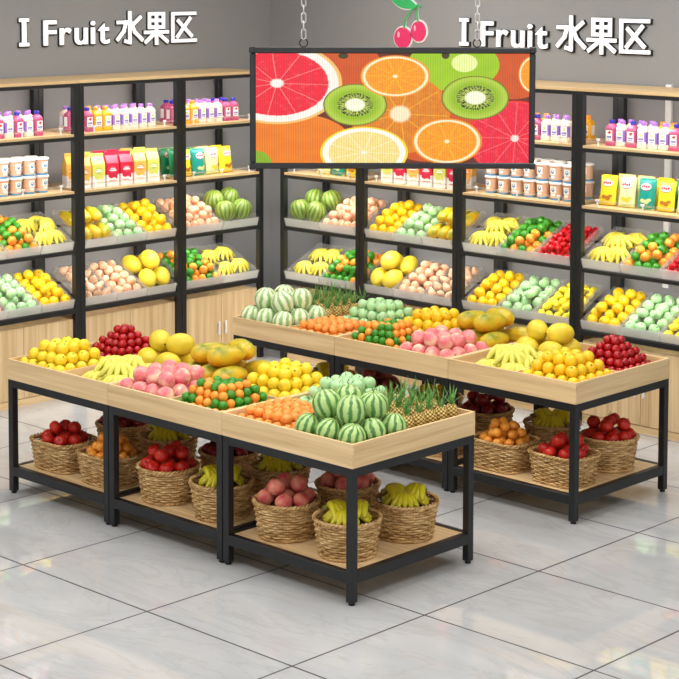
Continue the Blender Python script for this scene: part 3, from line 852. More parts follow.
def bag_kind(key, c, c2, word):
    w, h, d = 0.062, 0.19, 0.026
    b = MB(); NX, NY = 8, 10; vs = []; fs = []
    for side in (-1, 1):
        for j in range(NY+1):
            for i in range(NX+1):
                u, v = i/NX*2-1, j/NY*2-1
                bul = (1-abs(u)**3)*(1-abs(v)**4)
                vs.append((u*w*(1-0.05*(1-abs(v))), side*(d*bul+0.001), (v+1)/2*h))
    o = (NX+1)*(NY+1)
    for s in (0, 1):
        for j in range(NY):
            for i in range(NX):
                a = s*o+j*(NX+1)+i; q = (a, a+1, a+NX+2, a+NX+1); fs.append(q if s == 0 else q[::-1])
    edge = [i for i in range(NX+1)]+[j*(NX+1)+NX for j in range(1, NY+1)]+[NY*(NX+1)+i for i in range(NX-1, -1, -1)]+[j*(NX+1) for j in range(NY-1, 0, -1)]
    for k in range(len(edge)):
        a, e = edge[k], edge[(k+1) % len(edge)]; fs.append((e, a, a+o, e+o))
    b.add(vs, fs, c)
    seal = MB()
    for z in (0.0, h-0.008): seal.box((-w, -0.0022, z), (w, 0.0022, z+0.008), c2)
    lab = MB()
    def ell(cx, cz, rx, rz, yy, m, n=16):
        vs = [(cx+rx*math.cos(2*PI*k/n), 0, cz+rz*math.sin(2*PI*k/n)) for k in range(n)]
        def bulge(p):
            u, v = p[0]/w, p[2]/h*2-1
            return (p[0], -(d*max(0, (1-abs(u)**3)*(1-abs(v)**4))+yy), p[2])
        vs = [bulge(p) for p in vs]+[bulge((cx, 0, cz))]
        lab.add(vs, [(k, (k+1) % n, n) for k in range(n)], m)
    ell(0.004, 0.135, 0.038, 0.024, 0.0022, 'ink_red'); ell(0.004, 0.136, 0.036, 0.021, 0.0032, 'paper')
    for k in range(4): ell(-0.02+k*0.015, 0.136+0.003*(k % 2), 0.0066, 0.009, 0.0042, 'ink_red', 8)
    for cx, cz, r in ((-0.012, 0.05, 0.017), (0.014, 0.045, 0.019), (0.032, 0.058, 0.013)): ell(cx, cz, r, r*0.75, 0.0022+cx*0.01, c2)
    kind(key, 'crisp_bag', 'bag', None, [('pouch', b.data('pouch', True), Matrix()), ('crimped_seal', seal.data('crimped_seal'), Matrix()), ('label_print', lab.data('label_print'), Matrix())])
M['b_y'] = plain('yellow_bag_film', (250, 226, 40), 0.3); M['b_t'] = plain('teal_bag_film', (22, 150, 138), 0.3)
M['b_l'] = plain('pale_green_bag_film', (222, 236, 170), 0.3); M['b_g'] = plain('green_bag_film', (20, 128, 84), 0.3)
M['b_br'] = plain('golden_brown_ink', (186, 120, 40), 0.4)
bag_kind('bag_y', 'b_y', 'b_br', 'yellow'); bag_kind('bag_t', 'b_t', 'ink_green', 'teal'); bag_kind('bag_l', 'b_l', 'ink_yellow', 'pale green'); bag_kind('bag_g', 'b_g', 'ink_green', 'green')
GD = {'y': 'yellow crisp bag', 't': 'teal crisp bag', 'l': 'pale green crisp bag', 'g': 'dark green crisp bag'}
def bags(key, rows, lean=-0.16):
    for rn, y, x0, seq in rows:
        for i, c in enumerate(seq):
            place('bag_'+c, UM[key] @ T((x0+i*(0.142 if key == 'U2' else 0.155), y, Z2+0.003)) @ RX(lean) @ SC(1.1), '%s, %s from left in %s row, middle shelf, %s' % (GD[c], ORD[i], rn, UN[key]), 'crisp bags on the racks')
bags('U2', [('front', 0.12, 0.14, 'ytly'), ('back', 0.22, 0.14, 'ggly'), ('third', 0.32, 0.14, 'gg')])
bags('V0', [('front', 0.12, 0.36, 'lty'), ('back', 0.22, 0.36, 'ylt')])
bags('V3', [('front', 0.12, 0.17, 'yltyl'), ('back', 0.22, 0.24, 'llyty')])

# ------------------------------------------------------------------ island tables
TLN, TDP, TH, TB = 0.928, 0.9257, 0.80, 0.68
FO = (-3.856, 1.6822); GO = (-3.866, 3.4924)
BF = 0.055
def island(ox, oy, label):
    L, D = TLN-0.003, TDP; lw = 0.042
    t = thing('display_table', label, 'display table', T((ox, oy, 0)), 'island fruit tables')
    for x in (0.002, L-lw-0.002):
        for y in (0.002, D-lw-0.002):
            g = part('leg', MB().box((x, y, 0.014), (x+lw, y+lw, TB), 'black', 0.003), t)
            part('foot', MB().lathe([(0.015, 0), (0.016, 0.002), (0.016, 0.012), (0.008, 0.016)], 14, 'rubber').data('foot'), g).location = (x+lw/2, y+lw/2, 0)
    a, b = lw+0.002, L-lw-0.002; c, d = lw+0.002, D-lw-0.002
    for z0, z1, nm in ((TB-0.046, TB, 'top_rail'), (0.108, 0.162, 'bottom_rail')):
        for y in (0.003, D-lw-0.001): part(nm, MB().box((a, y, z0), (b, y+lw-0.002, z1), 'black', 0.002), t)
        for x in (0.003, L-lw-0.001): part(nm, MB().box((x, c, z0), (x+lw-0.002, d, z1), 'black', 0.002), t)
    part('lower_shelf', MB().box((lw, lw, 0.146), (L-lw, D-lw, 0.16), 'wood_x'), t)
    th = 0.014
    part('front_board', MB().box((0, 0, TB), (L, th, TH), 'wood_x', 0.001), t)
    part('back_board', MB().box((0, D-th, TB), (L, D, TH), 'wood_x', 0.001), t)
    part('side_board', MB().box((0, th, TB), (th, D-th, TH), 'wood_y', 0.001), t)
    part('side_board', MB().box((L-th, th, TB), (L, D-th, TH), 'wood_y', 0.001), t)
    part('bin_floor', MB().box((th, th, TB), (L-th, D-th, TB+BF), 'wood_dark'), t)
    part('divider', MB().box((L/2-0.005, th, TB+BF), (L/2+0.005, D-th, TH-0.012), 'wood_y'), t)
    part('divider', MB().box((th, D/2-0.005, TB+BF), (L/2-0.005, D/2+0.005, TH-0.012), 'wood_x'), t)
    part('divider', MB().box((L/2+0.005, D/2-0.005, TB+BF), (L-th, D/2+0.005, TH-0.012), 'wood_x'), t)
TN = {('F', 0): "front row's left table", ('F', 1): "front row's middle table", ('F', 2): "front row's near table", ('G', 0): "back row's left table", ('G', 1): "back row's middle table", ('G', 2): "back row's right table"}
TLAB = {('F', 0): 'black-framed ash fruit table, left end of front row, citrus and cherries on top', ('F', 1): 'black-framed ash fruit table, middle of front row, pink peaches on top', ('F', 2): 'black-framed ash fruit table nearest the viewer, watermelons and pineapples on top',
        ('G', 0): 'black-framed ash fruit table, left end of back row, pale watermelons on top', ('G', 1): 'black-framed ash fruit table, middle of back row, peaches and limes on top', ('G', 2): 'black-framed ash fruit table, right end of back row, bananas and cherries on top'}
def tbl(k):
    o = FO if k[0] == 'F' else GO
    return o[0]+k[1]*TLN, o[1]
for k in TN: island(*tbl(k), TLAB[k])
BW = TLN/2-0.014-0.005-0.004; BD_ = TDP/2-0.014-0.005-0.002
def bin_m(k, q):
    """matrix at the inner front-left corner of bin q ('FL','FR','BL','BR')"""
    ox, oy = tbl(k)
    x = 0.016 if q[1] == 'L' else TLN/2+0.006
    y = 0.016 if q[0] == 'F' else TDP/2+0.006
    return T((ox+x, oy+y, TB+BF))
QN = {'FL': 'front left bin', 'FR': 'front right bin', 'BL': 'back left bin', 'BR': 'back right bin'}
def wh(k, q): return TN[k]
def bin_heap(k, q, keys, desc, r, nx, ny, layers, shrink=(1, 1), tilt=0.9, inset=0.0):
    seedc[0] += 1
    heap(keys, bin_m(k, q) @ T((inset, inset, 0)), desc, wh(k, q), r, BW-2*inset, BD_-2*inset, nx, ny, layers, seedc[0], shrink, tilt, group='%s in %s of %s' % (desc[0], QN[q], TN[k]), tight=True)
F0, F1, F2, G0, G1, G2 = [('F', 0), ('F', 1), ('F', 2), ('G', 0), ('G', 1), ('G', 2)]
# yellow citrus
for k, q, key in ((F0, 'FL', 'citrus_p'), (F1, 'BR', 'citrus_p'), (G1, 'BL', 'citrus_t'), (G2, 'FR', 'citrus_t')):
    bin_heap(k, q, [key], ['yellow citrus'], 0.0385, 5, 5, 3)
for k, q in ((F0, 'BL'), (G2, 'BR')): bin_heap(k, q, ['cherry_t'], ['dark red cherry'], 0.0278, 6, 6, 5, (1, 1), 1.2, 0.02)
for k, q in ((F2, 'BL'), (G0, 'BR')): bin_heap(k, q, ['gapple_t'], ['pale green apple'], 0.0385, 5, 5, 3, tilt=0.7)
for k, q in ((F1, 'FR'), (G1, 'FL')): bin_heap(k, q, ['mandarin_t', 'lime_t'], ['orange mandarin', 'green lime'], 0.0272, 7, 7, 4, (1, 1), 1.5)
for k, q in ((F2, 'FL'), (G0, 'FR')): bin_heap(k, q, ['tangerine'], ['orange tangerine'], 0.0316, 6, 6, 2, (1, 1), 0.8)
for k, q in ((F1, 'FL'), (G1, 'FR')): bin_heap(k, q, ['peach_t'], ['pink peach'], 0.0505, 4, 4, 2, (1, 1), 1.2)
for k, q, key, d in ((F2, 'FR', 'wm_mid', 'striped watermelon'), (G0, 'FL', 'wm_pale', 'pale striped watermelon')): bin_heap(k, q, [key], [d], 0.0708, 3, 3, 2, (1, 1), 0.35)
def at_bin(k, q, key, spots, label, group):
    for pos, rot, nm in spots:
        place(key, bin_m(k, q) @ T(pos if key != 'pomelo' else (0.215+(pos[0]-0.215)*0.94, pos[1]*0.94, pos[2]*0.94)) @ rot @ SC(0.94 if key == 'pomelo' else 1), '%s, %s, %s' % (label, nm, TN[k]), '%s on %s' % (group, TN[k]))
for k, q in ((F0, 'BR'), (G2, 'BL')):
    at_bin(k, q, 'pomelo', [((0.11, 0.12, 0.07), RZ(1.2), 'front left of the pile'), ((0.31, 0.11, 0.07), RZ(1.7), 'front right of the pile'), ((0.11, 0.3, 0.07), RZ(1.4), 'back left of the pile'),
        ((0.31, 0.29, 0.07), RZ(1.6), 'back right of the pile'), ((0.13, 0.2, 0.172), RZ(0.9), 'top left of the pile'), ((0.3, 0.22, 0.172), RZ(2.4), 'top right of the pile')], 'large yellow melon', 'yellow melons')
for k, q in ((F1, 'BL'), (G1, 'BR')):
    at_bin(k, q, 'papaya_t', [((0.07, 0.14, 0.0612), RZ(0.05), 'bottom first from left'), ((0.195, 0.14, 0.0612), RZ(-0.05), 'bottom second from left'), ((0.32, 0.14, 0.0612), RZ(0.03), 'bottom third from left'),
        ((0.08, 0.37, 0.0612), RZ(1.5), 'bottom back left'), ((0.33, 0.37, 0.0612), RZ(1.6), 'bottom back right'),
        ((0.13, 0.17, 0.166), RZ(-0.25), 'top first from left'), ((0.26, 0.17, 0.166), RZ(-0.2), 'top second from left'), ((0.2, 0.33, 0.172), RZ(1.3), 'top back')], 'green and gold papaya', 'papayas')
for k, q in ((F0, 'FR'), (G2, 'FL')):
    sp = []
    nm = ['front left', 'front right', 'middle left', 'middle right', 'back left', 'back right', 'top front', 'top back', 'top left']
    for i, (x, y, z, a) in enumerate(((0.13, 0.21, 0.015, 0.5), (0.33, 0.21, 0.02, 0.35), (0.13, 0.32, 0.045, 0.6), (0.33, 0.32, 0.05, 0.2), (0.14, 0.42, 0.05, 0.3), (0.33, 0.42, 0.055, 0.5), (0.24, 0.26, 0.078, 0.7), (0.26, 0.37, 0.1, 0.4), (0.12, 0.3, 0.088, 0.9))):
        sp.append(((x, y, z), RZ(a) @ RX(0.12), nm[i]))
    at_bin(k, q, 'bunch_t', sp, 'pale yellow banana bunch', 'banana bunches')
for k, q in ((F2, 'BR'), (G0, 'BL')):
    for j in range(5):
        for i in range(3):
            place('pineapple', bin_m(k, q) @ T((0.08+i*0.135, 0.045+j*0.086, 0.004)) @ RZ(rnd.uniform(0, 6)) @ RX(rnd.uniform(-.04, .04)) @ SC(rnd.uniform(0.94, 1.02)),
                  'small pineapple, %s from left in %s row, %s' % (ORD[i], 'front' if j == 0 else ORD[j], TN[k]), 'pineapples on '+TN[k])

# ------------------------------------------------------------------ wicker baskets
def basket_mesh(rt, rb, h, ex=2.0, ax=1.0, ay=1.0):
    def curve(a, r):
        c, s = math.cos(a), math.sin(a)
        q = (abs(c)**ex+abs(s)**ex)**(-1/ex)
        return Vector((r*ax*q*c, r*ay*q*s, 0))
    NS, NR = 30, 13
    wv = MB()
    rh = (h-0.016)/NR
    for k in range(NR):
        z = 0.006+rh*(k+0.5); r = rb+(rt-rb)*z/h
        path = []
        for i in range(NS*2):
            a = 2*PI*i/(NS*2)
            off = 0.0055*(1 if (i//2+k) % 2 else -1)*(1 if i % 2 == 0 else 0)
            p = curve(a, r+off); p.z = z
            path.append(p)
        wv.tube(path, rh*0.46, 6, 'wicker', closed=True, flat=0.75)
    for i in range(NS):
        a = 2*PI*i/NS
        p0 = curve(a, rb); p1 = curve(a, rt); p0.z = 0.004; p1.z = h-0.004
        wv.tube([p0, p1], 0.0034, 5, 'wicker')
    rim = MB()
    for ph in (0, PI):
        path = []
        N = 144
        for i in range(N):
            a = 2*PI*i/N; tw = ph+a*22
            p = curve(a, rt+0.001+0.006*math.cos(tw)); p.z = h-0.002+0.006*math.sin(tw)
            path.append(p)
        rim.tube(path, 0.0068, 6, 'wicker', closed=True)
    bs = MB()
    for ph in (0, PI):
        path = []
        for i in range(120):
            a = 2*PI*i/120; tw = ph+a*18
            p = curve(a, rb+0.002+0.004*math.cos(tw)); p.z = 0.0085+0.004*math.sin(tw)
            path.append(p)
        bs.tube(path, 0.0045, 5, 'wicker', closed=True)
    ring = [curve(2*PI*i/48, rb-0.004) for i in range(48)]
    bs.prism([(p.x, p.y) for p in ring], 0.006, 'wicker_base', T((0, 0, 0.003)))
    inr = [curve(2*PI*i/48, rb+(rt-rb)*0.6-0.008) for i in range(48)]
    rise = MB().prism([(p.x, p.y) for p in inr], 0.006, 'wicker_base', T((0, 0, h-0.04)))
    return [('wicker_weave', wv.data('wicker_weave', True), Matrix()), ('rim', rim.data('rim', True), Matrix(), 'twisted wicker rim'), ('base', bs.data('base', True), Matrix()), ('raised_floor', rise.data('raised_floor'), Matrix())]
kind('basket_o', 'wicker_basket', 'basket', None, basket_mesh(0.166, 0.138, 0.19))
kind('basket_r', 'wicker_basket', 'basket', None, basket_mesh(0.16, 0.138, 0.17, 4.0, 1.12, 0.92))
SP = {'FL': (0.255, 0.215), 'FR': (0.69, 0.215), 'BL': (0.27, 0.66), 'BR': (0.7, 0.64)}
ZS = 0.16
def dome(r, R, n_layers, seed, oblong=False):
    """fruit mounded on a round floor of radius R: initial spots by ring, then settled"""
    g = random.Random(seed); pts = []; inf = []
    for k in range(n_layers):
        Rk = R-r-k*r*1.1
        rad = Rk; 
        while rad > 0.35*r:
            n = max(1, int(2*PI*rad/(2.08*r)))
            for i in range(n):
                a = 2*PI*i/n+k*0.4+g.uniform(-.1, .1)
                pts.append([rad*math.cos(a), rad*math.sin(a), r+k*1.5*r]); inf.append(k)
            rad -= 2.05*r
        if rad > -0.5*r: pts.append([0.01*g.uniform(-1, 1), 0.01*g.uniform(-1, 1), r+k*1.5*r]); inf.append(k)
    p = np.array(pts)
    for it in range(140):
        if it < 100: p[:, 2] -= 0.02*r
        for _ in range(3):
            d = p[:, None]-p[None]; L = np.sqrt((d**2).sum(-1))+1e-9; np.fill_diagonal(L, 9)
            ov = np.clip(2*r*1.002-L, 0, None)
            p += ((d/L[..., None])*(ov*0.32)[..., None]).sum(1)
            q = np.sqrt((p[:, :2]**2).sum(1))+1e-9
            lim = R-r+np.clip((p[:, 2]-0.05), 0, 0.03)
            f = np.where(q > lim, lim/q, 1.0)
            p[:, :2] *= f[:, None]
            p[:, 2] = np.maximum(p[:, 2], r)
    return p, inf
def basket(k, q, shape, what, desc):
    ox, oy = tbl(k); x, y = SP[q]
    h = 0.19 if shape == 'o' else 0.17
    base = T((ox+x, oy+y, ZS+0.001))
    sh = 'round' if shape == 'o' else 'oblong'
    where = '%s lower shelf of %s' % ({'FL': 'front left', 'FR': 'front right', 'BL': 'back left', 'BR': 'back right'}[q], TN[k])
    place('basket_'+shape, base @ RZ(rnd.uniform(0, 6) if shape == 'o' else 0.0), '%s wicker basket of %s, %s' % (sh, desc, where), 'wicker baskets under the tables')
    seedc[0] += 1
    zf = h-0.034 if what != 'bunch_b' else h-0.034
    pos = {'FL': 'front left', 'FR': 'front right', 'BL': 'back left', 'BR': 'back right'}[q]
    if what == 'bunch_b':
        B = base @ T((0, 0, zf))
        rv, fv = Vector((0.72, 0.69)), Vector((0.69, -0.72))
        for a, z, ox_, of_, tl, nm in ((1.61, 0.05, -0.055, -0.01, 0.1, 'top left'), (0.12, 0.052, 0.06, -0.012, 0.1, 'top right'),
                                       (0.7, 0.024, -0.005, 0.008, 0.1, 'lower front'), (-0.9, 0.022, -0.005, 0.0, 0.12, 'lower left'), (2.45, 0.022, 0.005, 0.0, 0.12, 'lower right'), (3.9, 0.024, 0.0, 0.0, 0.12, 'back')):
            a += rnd.uniform(-0.12, 0.12)
            d = Vector((math.sin(a), -math.cos(a)))
            c = rv*ox_+fv*of_-(d*0.07 if z > 0.03 else d*0.03)
            place('bunch_b', B @ T((c.x, c.y, z)) @ RZ(a) @ RX(-tl) @ SC(0.95), 'deep yellow banana bunch, %s, %s basket under %s' % (nm, pos, TN[k]), 'banana bunches in baskets')
        return
    r = {'rapple': 0.0415, 'plum': 0.0415, 'bpeach': 0.0475, 'brpeach': 0.0475, 'orange_b': 0.0312}[what]
    R = 0.155 if shape == 'o' else 0.142
    p, inf = dome(r, R, 2 if what != 'orange_b' else 3, seedc[0])
    if shape == 'r': p[:, 0] *= 1.13
    keep = in_sight(p, r, base)
    rows = {}
    for ok, (px, py, pz), l in zip(keep, p, inf):
        if ok: rows.setdefault(l, []).append((px, py, pz))
    nl = len(rows)
    for l, it in rows.items():
        it.sort(key=lambda c: c[0]*CR.x+c[1]*CR.y)
        for i, c in enumerate(it):
            nm = {'rapple': 'red apple', 'plum': 'dark red apple', 'bpeach': 'red peach', 'brpeach': 'brown-red peach', 'orange_b': 'orange mandarin'}[what]
            place(what, base @ T((c[0], c[1], c[2]+zf)) @ rand_rot(0.8) @ SC(rnd.uniform(0.96, 1.0)), '%s, %s from left, %s layer, %s basket under %s' % (nm, ORD[min(i, 19)], ['bottom', 'second', 'third', 'fourth'][l], pos, TN[k]), '%s in %s basket under %s' % (nm, pos, TN[k]))
for k, q, s, wt, d in ((F0, 'FL', 'r', 'rapple', 'red apples'), (F0, 'FR', 'r', 'orange_b', 'orange mandarins'), (F0, 'BL', 'o', 'plum', 'dark red apples'), (F0, 'BR', 'o', 'bunch_b', 'bananas'),
                       (F1, 'FL', 'o', 'rapple', 'red apples'), (F1, 'FR', 'o', 'bunch_b', 'bananas'), (F1, 'BL', 'o', 'plum', 'dark red apples'), (F1, 'BR', 'o', 'bunch_b', 'bananas'),
                       (F2, 'FL', 'o', 'bpeach', 'red peaches'), (F2, 'FR', 'o', 'bunch_b', 'bananas'), (F2, 'BL', 'o', 'bpeach', 'red peaches'), (F2, 'BR', 'o', 'bunch_b', 'bananas'),
                       (G0, 'BL', 'o', 'bunch_b', 'bananas'), (G0, 'BR', 'o', 'brpeach', 'brown-red peaches'), (G1, 'BL', 'o', 'bunch_b', 'bananas'), (G1, 'BR', 'o', 'plum', 'dark red apples'), (G1, 'FR', 'o', 'rapple', 'red apples'),
                       (G2, 'FL', 'r', 'orange_b', 'orange mandarins'), (G2, 'FR', 'r', 'rapple', 'red apples'), (G2, 'BL', 'o', 'bunch_b', 'bananas'), (G2, 'BR', 'o', 'rapple', 'red apples')):
    basket(k, q, s, wt, d)

# ------------------------------------------------------------------ hanging screen
def emis(name, build):
    t = NT(name); c = build(t)
    st = t.math('ADD', 0.9, t.math('MULTIPLY', t.math('SINE', t.math('MULTIPLY', t.sep(t.obj())[0], 2*PI/0.0145)), 0.1))
    h = t.node('ShaderNodeHueSaturation'); h.inputs['Saturation'].default_value = 1.12; t.l.new(st, h.inputs['Value']); t.l.new(c, h.inputs['Color']); c = h.outputs[0]
    t.put(t.b.inputs['Emission Color'], c); t.b.inputs['Emission Strength'].default_value = 1.02
    t.col((0.02, 0.02, 0.02, 1)); t.rough(0.25); return t.m
def polar(t):
    uv = t.node('ShaderNodeUVMap').outputs[0]; x, y, _ = t.sep(uv)[:3]
    return uv, t.math('ARCTAN2', y, x), t.math('SQRT', t.math('ADD', t.math('MULTIPLY', x, x), t.math('MULTIPLY', y, y)))
def slice_m(name, flesh, flesh2, memb, rind, skin, n, hub=0.1, rim=0.84):
    def b(t):
        uv, a, r = polar(t)
        nz = t.noise(t.map(uv, (9, 9, 1)), 2.0, 3, 0.6)
        st = t.noise(uv, 7, 4, 0.7)
        body = t.mix(t.ramp(st, [(0.35, (0, 0, 0, 1)), (0.65, (1, 1, 1, 1))]), rgb(*flesh), rgb(*flesh2))
        lines = t.math('ABSOLUTE', t.math('SINE', t.math('ADD', t.math('MULTIPLY', a, n/2), t.math('MULTIPLY', nz, 0.5))))
        lw = t.math('MULTIPLY', lines, t.math('ADD', r, 0.02))
        k = t.ramp(lw, [(0.02, (1, 1, 1, 1)), (0.07, (0, 0, 0, 1))])
        c = t.mix(k, body, rgb(*memb))
        rr = t.math('ADD', r, t.math('MULTIPLY', t.math('SUBTRACT', nz, 0.5), 0.05))
        k2 = t.ramp(rr, [(hub*0.7, (1, 1, 1, 1)), (hub, (0, 0, 0, 1)), (rim-0.02, (0, 0, 0, 1)), (rim, (1, 1, 1, 1))])
        c = t.mix(k2, c, rgb(*rind))
        k3 = t.ramp(r, [(0.93, (0, 0, 0, 1)), (0.955, (1, 1, 1, 1))])
        return t.mix(k3, c, rgb(*skin))
    return emis(name, b)
def kiwi_m():
    def b(t):
        uv, a, r = polar(t)
        cmb = t.node('ShaderNodeCombineXYZ'); t.l.new(t.math('MULTIPLY', a, 9.0), cmb.inputs[0]); t.l.new(t.math('MULTIPLY', r, 4.0), cmb.inputs[1])
        nz = t.noise(cmb.outputs[0], 1.6, 2)
        body = t.ramp(r, [(0.26, rgb(250, 250, 224)), (0.34, rgb(196, 210, 110)), (0.62, rgb(150, 186, 60)), (0.9, rgb(186, 210, 96)), (0.95, rgb(160, 190, 70)), (0.97, rgb(120, 110, 50))])
        seed = t.math('MULTIPLY', t.math('GREATER_THAN', nz, 0.5), t.math('MULTIPLY', t.math('GREATER_THAN', r, 0.32), t.math('LESS_THAN', r, 0.56)))
        return t.mix(seed, body, rgb(40, 44, 20))
    return emis('kiwi_slice_picture', b)
def flat_m(name, c1, c2, sc=3):
    def b(t):
        uv = t.node('ShaderNodeUVMap').outputs[0]
        return t.mix(t.noise(uv, sc, 3, 0.6), rgb(*c1), rgb(*c2))
    return emis(name, b)
SMAT = {
    'bg': flat_m('picture_shadow_orange', (120, 42, 14), (84, 26, 12)),
    'grape': slice_m('grapefruit_slice_picture', (234, 38, 62), (246, 104, 112), (252, 150, 146), (255, 246, 236), (250, 200, 130), 11, 0.12, 0.8),
    'grape2': slice_m('red_grapefruit_slice_picture', (232, 50, 76), (244, 104, 112), (250, 140, 140), (255, 230, 220), (240, 90, 90), 12, 0.1, 0.96),
    'orange': flat_m('picture_orange_peel', (246, 140, 16), (228, 104, 8), 2), 'orange2': flat_m('picture_deep_orange_peel', (222, 92, 12), (196, 70, 10), 2),
    'oslice': slice_m('orange_slice_picture', (255, 168, 20), (252, 140, 8), (255, 206, 96), (255, 240, 200), (248, 150, 20), 10, 0.09, 0.86),
    'lslice': slice_m('lemon_slice_picture', (250, 232, 168), (246, 220, 140), (255, 246, 214), (255, 252, 240), (250, 220, 90), 9, 0.06, 0.82),
    'peeled': slice_m('peeled_orange_picture', (232, 140, 24), (214, 116, 14), (248, 190, 90), (255, 236, 200), (230, 130, 20), 9, 0.24, 0.99),
    'kiwi': kiwi_m(), 'gapple': flat_m('picture_green_apple', (176, 214, 22), (142, 188, 12), 2), 'shine': flat_m('picture_apple_shine', (226, 244, 130), (246, 252, 200), 2),
    'leaf': flat_m('picture_lime_green', (150, 190, 40), (120, 160, 30), 2), 'dark': flat_m('picture_dark_stalk', (70, 60, 20), (50, 40, 12), 2)}
CEN = Vector((-2.535, 3.576, 2.243)); SW, SH, SDp = 1.722, 0.733, 0.06
# local x to the viewer's right, y up, z toward viewer
SX = Vector((0.70711, 0.70711, 0)); SZ = Vector((0.70711, -0.70711, 0))
SM = Matrix((SX, Vector((0, 0, 1)), SZ)).transposed().to_4x4(); SM.translation = CEN
tv = thing('hanging_screen', 'black-framed rectangular screen of sliced fruit, hung on two chains', 'screen', SM)
M['screen_frame'] = plain('charcoal_frame', (34, 36, 40), 0.4)
fw = 0.036
fr = MB()
fr.box((-SW/2, SH/2-fw, -SDp/2), (SW/2, SH/2, SDp/2), 'screen_frame', 0.006); part('frame_side', fr, tv)
part('frame_side', MB().box((-SW/2, -SH/2, -SDp/2), (SW/2, -SH/2+fw, SDp/2), 'screen_frame', 0.006), tv)
for s in (-1, 1):
    x = s*(SW/2-fw/2)
    part('frame_side', MB().box((x-fw/2, -SH/2+fw, -SDp/2), (x+fw/2, SH/2-fw, SDp/2), 'screen_frame', 0.006), tv)
    for y in (-1, 1):
        c = MB().box((s*SW/2-0.034 if s > 0 else -SW/2-0.004, y*SH/2-0.034 if y > 0 else -SH/2-0.004, -SDp/2-0.004), (s*SW/2+0.004 if s > 0 else -SW/2+0.034, y*SH/2+0.004 if y > 0 else -SH/2+0.034, SDp/2+0.004), 'screen_frame', 0.005)
        part('corner_cap', c, tv)
part('back_panel', MB().box((-SW/2+fw, -SH/2+fw, -SDp/2+0.004), (SW/2-fw, SH/2-fw, SDp/2-0.012), 'rubber'), tv)
PXW = SW/285.0
def sp(u, v): return ((u-392.5)*PXW, (108.4-v)*PXW*1.018)
IX, IY = SW/2-fw, SH/2-fw
def clip(poly):
    for ax, s, lim in ((0, 1, IX), (0, -1, IX), (1, 1, IY), (1, -1, IY)):
        out = []
        for i in range(len(poly)):
            a, b = poly[i], poly[(i+1) % len(poly)]
            ia, ib = s*a[ax] <= lim, s*b[ax] <= lim
            if ia: out.append(a)
            if ia != ib:
                f = (lim-s*a[ax])/(s*b[ax]-s*a[ax]); out.append((a[0]+f*(b[0]-a[0]), a[1]+f*(b[1]-a[1])))
        poly = out
        if not poly: break
    return poly
pic = MB(); zc = [SDp/2-0.012+0.0006]
def blob(m, u, v, ru, rv, rot=0.0):
    cx, cy = sp(u, v); rx, ry = ru*PXW, rv*PXW
    pl = []
    for i in range(48):
        a = 2*PI*i/48; x, y = rx*math.cos(a), ry*math.sin(a)
        pl.append((cx+x*math.cos(rot)-y*math.sin(rot), cy+x*math.sin(rot)+y*math.cos(rot)))
    pl = clip(pl)
    if len(pl) < 3: return
    uv = []
    for x, y in pl:
        dx, dy = x-cx, y-cy
        uv.append(((dx*math.cos(rot)+dy*math.sin(rot))/rx, (-dx*math.sin(rot)+dy*math.cos(rot))/ry))
    pic.add([(x, y, zc[0]) for x, y in pl], [list(range(len(pl)))], SMAT[m], uv); zc[0] += 0.0003
pic.add([(-IX, -IY, zc[0]), (IX, -IY, zc[0]), (IX, IY, zc[0]), (-IX, IY, zc[0])], [(0, 1, 2, 3)], SMAT['bg'], [(-1, -1), (1, -1), (1, 1), (-1, 1)]); zc[0] += 0.0003
for a in (('orange2', 345, 66, 36, 24), ('dark', 343, 57, 5, 3), ('orange', 292, 140, 58, 27), ('leaf', 256, 164, 16, 14), ('orange2', 512, 74, 38, 26), ('orange2', 430, 120, 60, 42), ('gapple', 453, 66, 46, 26), ('shine', 464, 64, 13, 9), ('dark', 445, 56, 4, 4),
          ('grape', 277, 84, 65, 41), ('peeled', 400, 114, 50, 40), ('orange', 330, 160, 30, 12), ('grape2', 515, 138, 48, 38), ('oslice', 534, 75, 16, 19), ('kiwi', 355, 105, 32, 21), ('lslice', 364, 152, 44, 26), ('oslice', 395, 77, 35, 21), ('kiwi', 475, 98, 34, 22), ('oslice', 447, 141, 35, 23)): blob(*a)
part('picture', pic, tv, label='bright picture of sliced oranges, kiwi, lemon and grapefruit')
for u, nm in ((303.5, 'left'), (476.7, 'right')):
    x = (u-392.5)*PXW
    ch = thing('hanging_chain', 'thin steel chain holding the %s end of the screen' % nm, 'chain', SM @ T((x, SH/2, 0)), 'screen chains')
    r = MB()
    r.tube([(0.024*math.cos(a*PI/10), 0.026+0.024*math.sin(a*PI/10), 0) for a in range(20)], 0.0038, 6, 'rubber', closed=True, up=(0, 0, 1))
    part('ring', r, ch, True, 'dark round ring at the frame')
    y = 0.058; i = 0
    while y < CEIL-CEN.z-SH/2-0.01:
        l = MB(); pts = []
        for a in range(16):
            g = 2*PI*a/16; px, py = 0.013*math.cos(g), (0.017 if math.sin(g) > 0 else -0.017)+0.013*math.sin(g)
            pts.append((px, y+0.02+py, 0) if i % 2 == 0 else (0, y+0.02+py, px))
        l.tube(pts, 0.0042, 6, 'steel', closed=True, up=(0, 0, 1) if i % 2 == 0 else (1, 0, 0))
        part('link', l, ch, True)
        y += 0.049; i += 1

